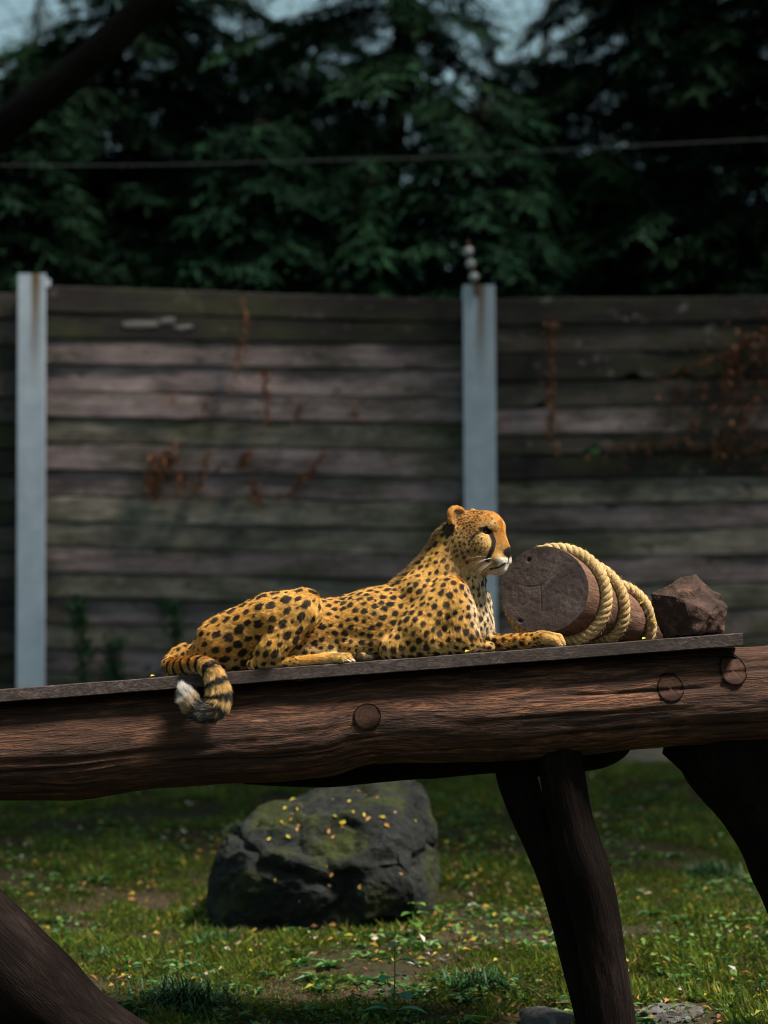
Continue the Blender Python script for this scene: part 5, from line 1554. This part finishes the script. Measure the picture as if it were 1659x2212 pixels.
def tuft(u, v, Y, n_, L0, label, seed, col=((0.028, 0.075, 0.022), (0.04, 0.10, 0.03), (0.02, 0.055, 0.02))):
    r_ = np.random.default_rng(seed); c_ = np.array(at(u, v, Y)); c_[2] = float(ground_z(c_[0], c_[1]))
    o_ = c_ + r_.normal(0, L0 * 0.28, (n_, 3)) * np.array([1, 0.7, 0])
    az = r_.uniform(0, 2 * np.pi, n_); el = r_.uniform(0.35, 1.35, n_)
    d_ = np.stack([np.cos(az) * np.cos(el), np.sin(az) * np.cos(el), np.sin(el)], 1)
    L = L0 * r_.uniform(0.6, 1.2, n_); s_ = np.linspace(0, 1, 5)
    S_ = np.cross(d_, [0, 0, 1.0]); S_ /= np.linalg.norm(S_, axis=1)[:, None]
    rows = []
    for q in s_:
        c2 = o_ + d_ * (L * q)[:, None] - np.array([0, 0, 1.0]) * (L * 0.55 * q ** 2.2)[:, None]
        w_ = 0.0034 * (1 - q ** 2 * 0.95)
        rows.append(c2 + S_ * w_); rows.append(c2 - S_ * w_)
    V_ = np.stack(rows, 1).reshape(-1, 3); k = np.arange(n_)[:, None] * 10
    F_ = np.concatenate([k + np.array([[2 * q, 2 * q + 2, 2 * q + 3, 2 * q + 1]]) for q in range(4)])
    o = obj('grass_tuft', V_, F_, grass_mat.m, origin=tuple(c_), attrs={'tint': ('FLOAT_COLOR', tints(n_, col, None, 0.3, 10))}, smooth=False)
    tag(o, label, 'grass tuft', 'dark tufts of long grass')
def gy_at(v):
    """Depth at which the slope shows at picture height v."""
    k = (v - 1480.0) / FPX
    return (1.18 + 0.084 * 8.2) / (k + 0.084)
for (u, v, n_, L_0, lb) in ((400, 2130, 420, 0.24, 'largest dark grass tuft at the lower left beside the dark log'), (1030, 2105, 300, 0.19, 'dark grass tuft just left of the platform legs'), (480, 2000, 200, 0.15, 'grass tuft in front of the boulder\'s left end'),
                            (1530, 1870, 260, 0.20, 'dark grass tuft on the slope right of the platform legs'), (240, 2030, 160, 0.13, 'small grass tuft near the dark log'), (740, 2190, 160, 0.14, 'grass tuft at the bottom edge left of the weed')):
    tuft(u, v, gy_at(v), n_, L_0, lb, int(u))

def weed(u, v, Y, hpx, n_pair, leaf, label, seed, cols=((0.08, 0.27, 0.15), (0.09, 0.30, 0.14))):
    r_ = np.random.default_rng(seed); c_ = np.array(at(u, v, Y)); c_[2] = float(ground_z(c_[0], c_[1]))
    h = hpx * scale_at(Y)
    T = thing('weed', tuple(c_), label, 'plant', 'upright leafy weeds')
    s_ = np.linspace(0, 1, 12)
    P_ = c_ + np.stack([0.03 * np.sin(2.2 * s_) * h, 0.02 * s_ * h, h * s_], 1)
    V_, F_ = wires([P_], 0.0035, 5, 0.0015)
    obj('stem', V_, F_, grass_mat.m, T, attrs={'tint': ('FLOAT_COLOR', tints(len(V_), [(0.05, 0.10, 0.03)], None, 0.2, 1))})
    for k in range(n_pair):
        q = 0.15 + 0.85 * k / (n_pair - 1)
        p_ = np.array([np.interp(q, s_, P_[:, j]) for j in range(3)])
        az0 = k * 1.9 + r_.uniform(-.4, .4)
        for sd in (0, math.pi):
            az = az0 + sd; L = leaf * (1.2 - 0.55 * q) * r_.uniform(0.8, 1.2)
            d_ = np.array([math.cos(az), math.sin(az), 0.25]); d_ /= np.linalg.norm(d_); sdv = np.cross(d_, [0, 0, 1.0]); sdv /= np.linalg.norm(sdv); upv = np.cross(sdv, d_)
            st = np.linspace(0, 1, 7); wv = 0.62 * L * np.sin(np.pi * np.clip(st * 0.93 + 0.05, 0, 1)) ** 0.8 / 2
            mid = p_ + d_ * (L * (st + 0.18))[:, None] - np.array([0, 0, 1.0]) * (0.35 * L * st ** 2)[:, None]
            rows = np.concatenate([mid + sdv * wv[:, None] + upv * (wv * 0.25)[:, None], mid, mid - sdv * wv[:, None] + upv * (wv * 0.25)[:, None]])
            F_ = [[j, j + 1, 7 + j + 1, 7 + j] for j in range(6)] + [[7 + j, 7 + j + 1, 14 + j + 1, 14 + j] for j in range(6)]
            obj('leaf', rows, np.array(F_), broad_mat.m, T, attrs={'tint': ('FLOAT_COLOR', tints(1, cols, None, 0.2, 21))})
weed(848, 2205, 8.85, 165, 5, 0.085, 'upright green weed with paired leaves at the bottom edge', 61)
weed(895, 1985, 10.2, 75, 4, 0.07, 'small light green weed before the right end of the boulder', 62, ((0.10, 0.20, 0.03), (0.08, 0.17, 0.03)))
weed(960, 1945, 10.5, 40, 3, 0.09, 'low dark green weed beside the boulder\'s right end', 63, ((0.05, 0.11, 0.03), (0.04, 0.09, 0.03)))

# fallen leaves lying on the boulder, the board and the rope
bv = BVHTree.FromObject(boulder, bpy.context.evaluated_depsgraph_get())
bl = Vector(boulder.location)
LEAFV, LEAFF = leaves(np.zeros((1, 3)), np.array([[1.0, 0, 0]]), 1.0, 0.48, np.array([[0, 0, 1.0]]), 0.22, 0.12)
leaf_meshes = []
for k, c_ in enumerate(((0.50, 0.36, 0.03), (0.46, 0.24, 0.07), (0.48, 0.25, 0.10), (0.52, 0.44, 0.06))):
    leaf_meshes.append(np_mesh('fallen_leaf', LEAFV, LEAFF, False, {'tint': ('FLOAT_COLOR', np.tile(np.array([c_]), (4, 1)))}))
def leaf_at(p, nrm, size, kind, label, group, rot):
    o = bpy.data.objects.new('fallen_leaf', leaf_meshes[kind]); COL.objects.link(o)
    if not leaf_meshes[kind].materials: leaf_meshes[kind].materials.append(litter_mat.m)
    q = Vector(nrm).to_track_quat('Z', 'Y') @ mathutils.Quaternion((0, 0, 1), rot)
    o.rotation_mode = 'QUATERNION'; o.rotation_quaternion = q; o.location = Vector(p) + Vector(nrm) * 0.004; o.scale = (size,) * 3
    tag(o, label, 'leaf', group)
for k in range(56):
    u = random.gauss(720, 85); v = random.choice([random.uniform(1700, 1820), random.uniform(1720, 1790), random.uniform(1860, 1950)])
    p0 = at(u, v, 9.6); d_ = (p0 - Vector((0, 0, CAM_Z))).normalized()
    hit = bv.ray_cast(Vector((0, 0, CAM_Z)) - bl, d_)
    if hit[0] is None or hit[1].z < 0.15: continue
    leaf_at(hit[0] + bl, hit[1], random.uniform(0.014, 0.036), (kk := random.randrange(4)), ('golden yellow', 'russet', 'pinkish brown', 'lemon yellow')[kk] + ' fallen leaf lying on the mossy boulder', 'fallen leaves on the boulder', random.uniform(0, 6.28))
for (u, d, dv, sz, kd_, lb) in ((334, -100, 1, 0.020, 0, 'tiny yellow leaf on the board left of the tail'), (1000, -108, 2, 0.024, 0, 'tiny yellow leaf on the board edge below the cheetah\'s chest'), (1380, -60, 1, 0.022, 3, 'tiny yellow leaf on the board below the rope')):
    leaf_at(cpt(u, d, float(board_v(u)) - dv), (0.1, -0.5, 0.85), sz, kd_, lb, None, 0.6)
for k, q in enumerate((0.90, 0.93, 0.955, 0.865)):
    j_ = int(q * ns); nv_ = Vector((-0.2, -0.75, 0.6)).normalized()
    leaf_at(Vector(RW[j_]) + nv_ * float(ropeR[j_] * CH_S * 1.0), nv_, 0.026, (3, 0, 3, 0)[k], ('small greenish yellow leaf caught on the rope', 'small golden leaf caught on the rope')[k % 2], 'small leaves caught on the rope', k * 1.3)
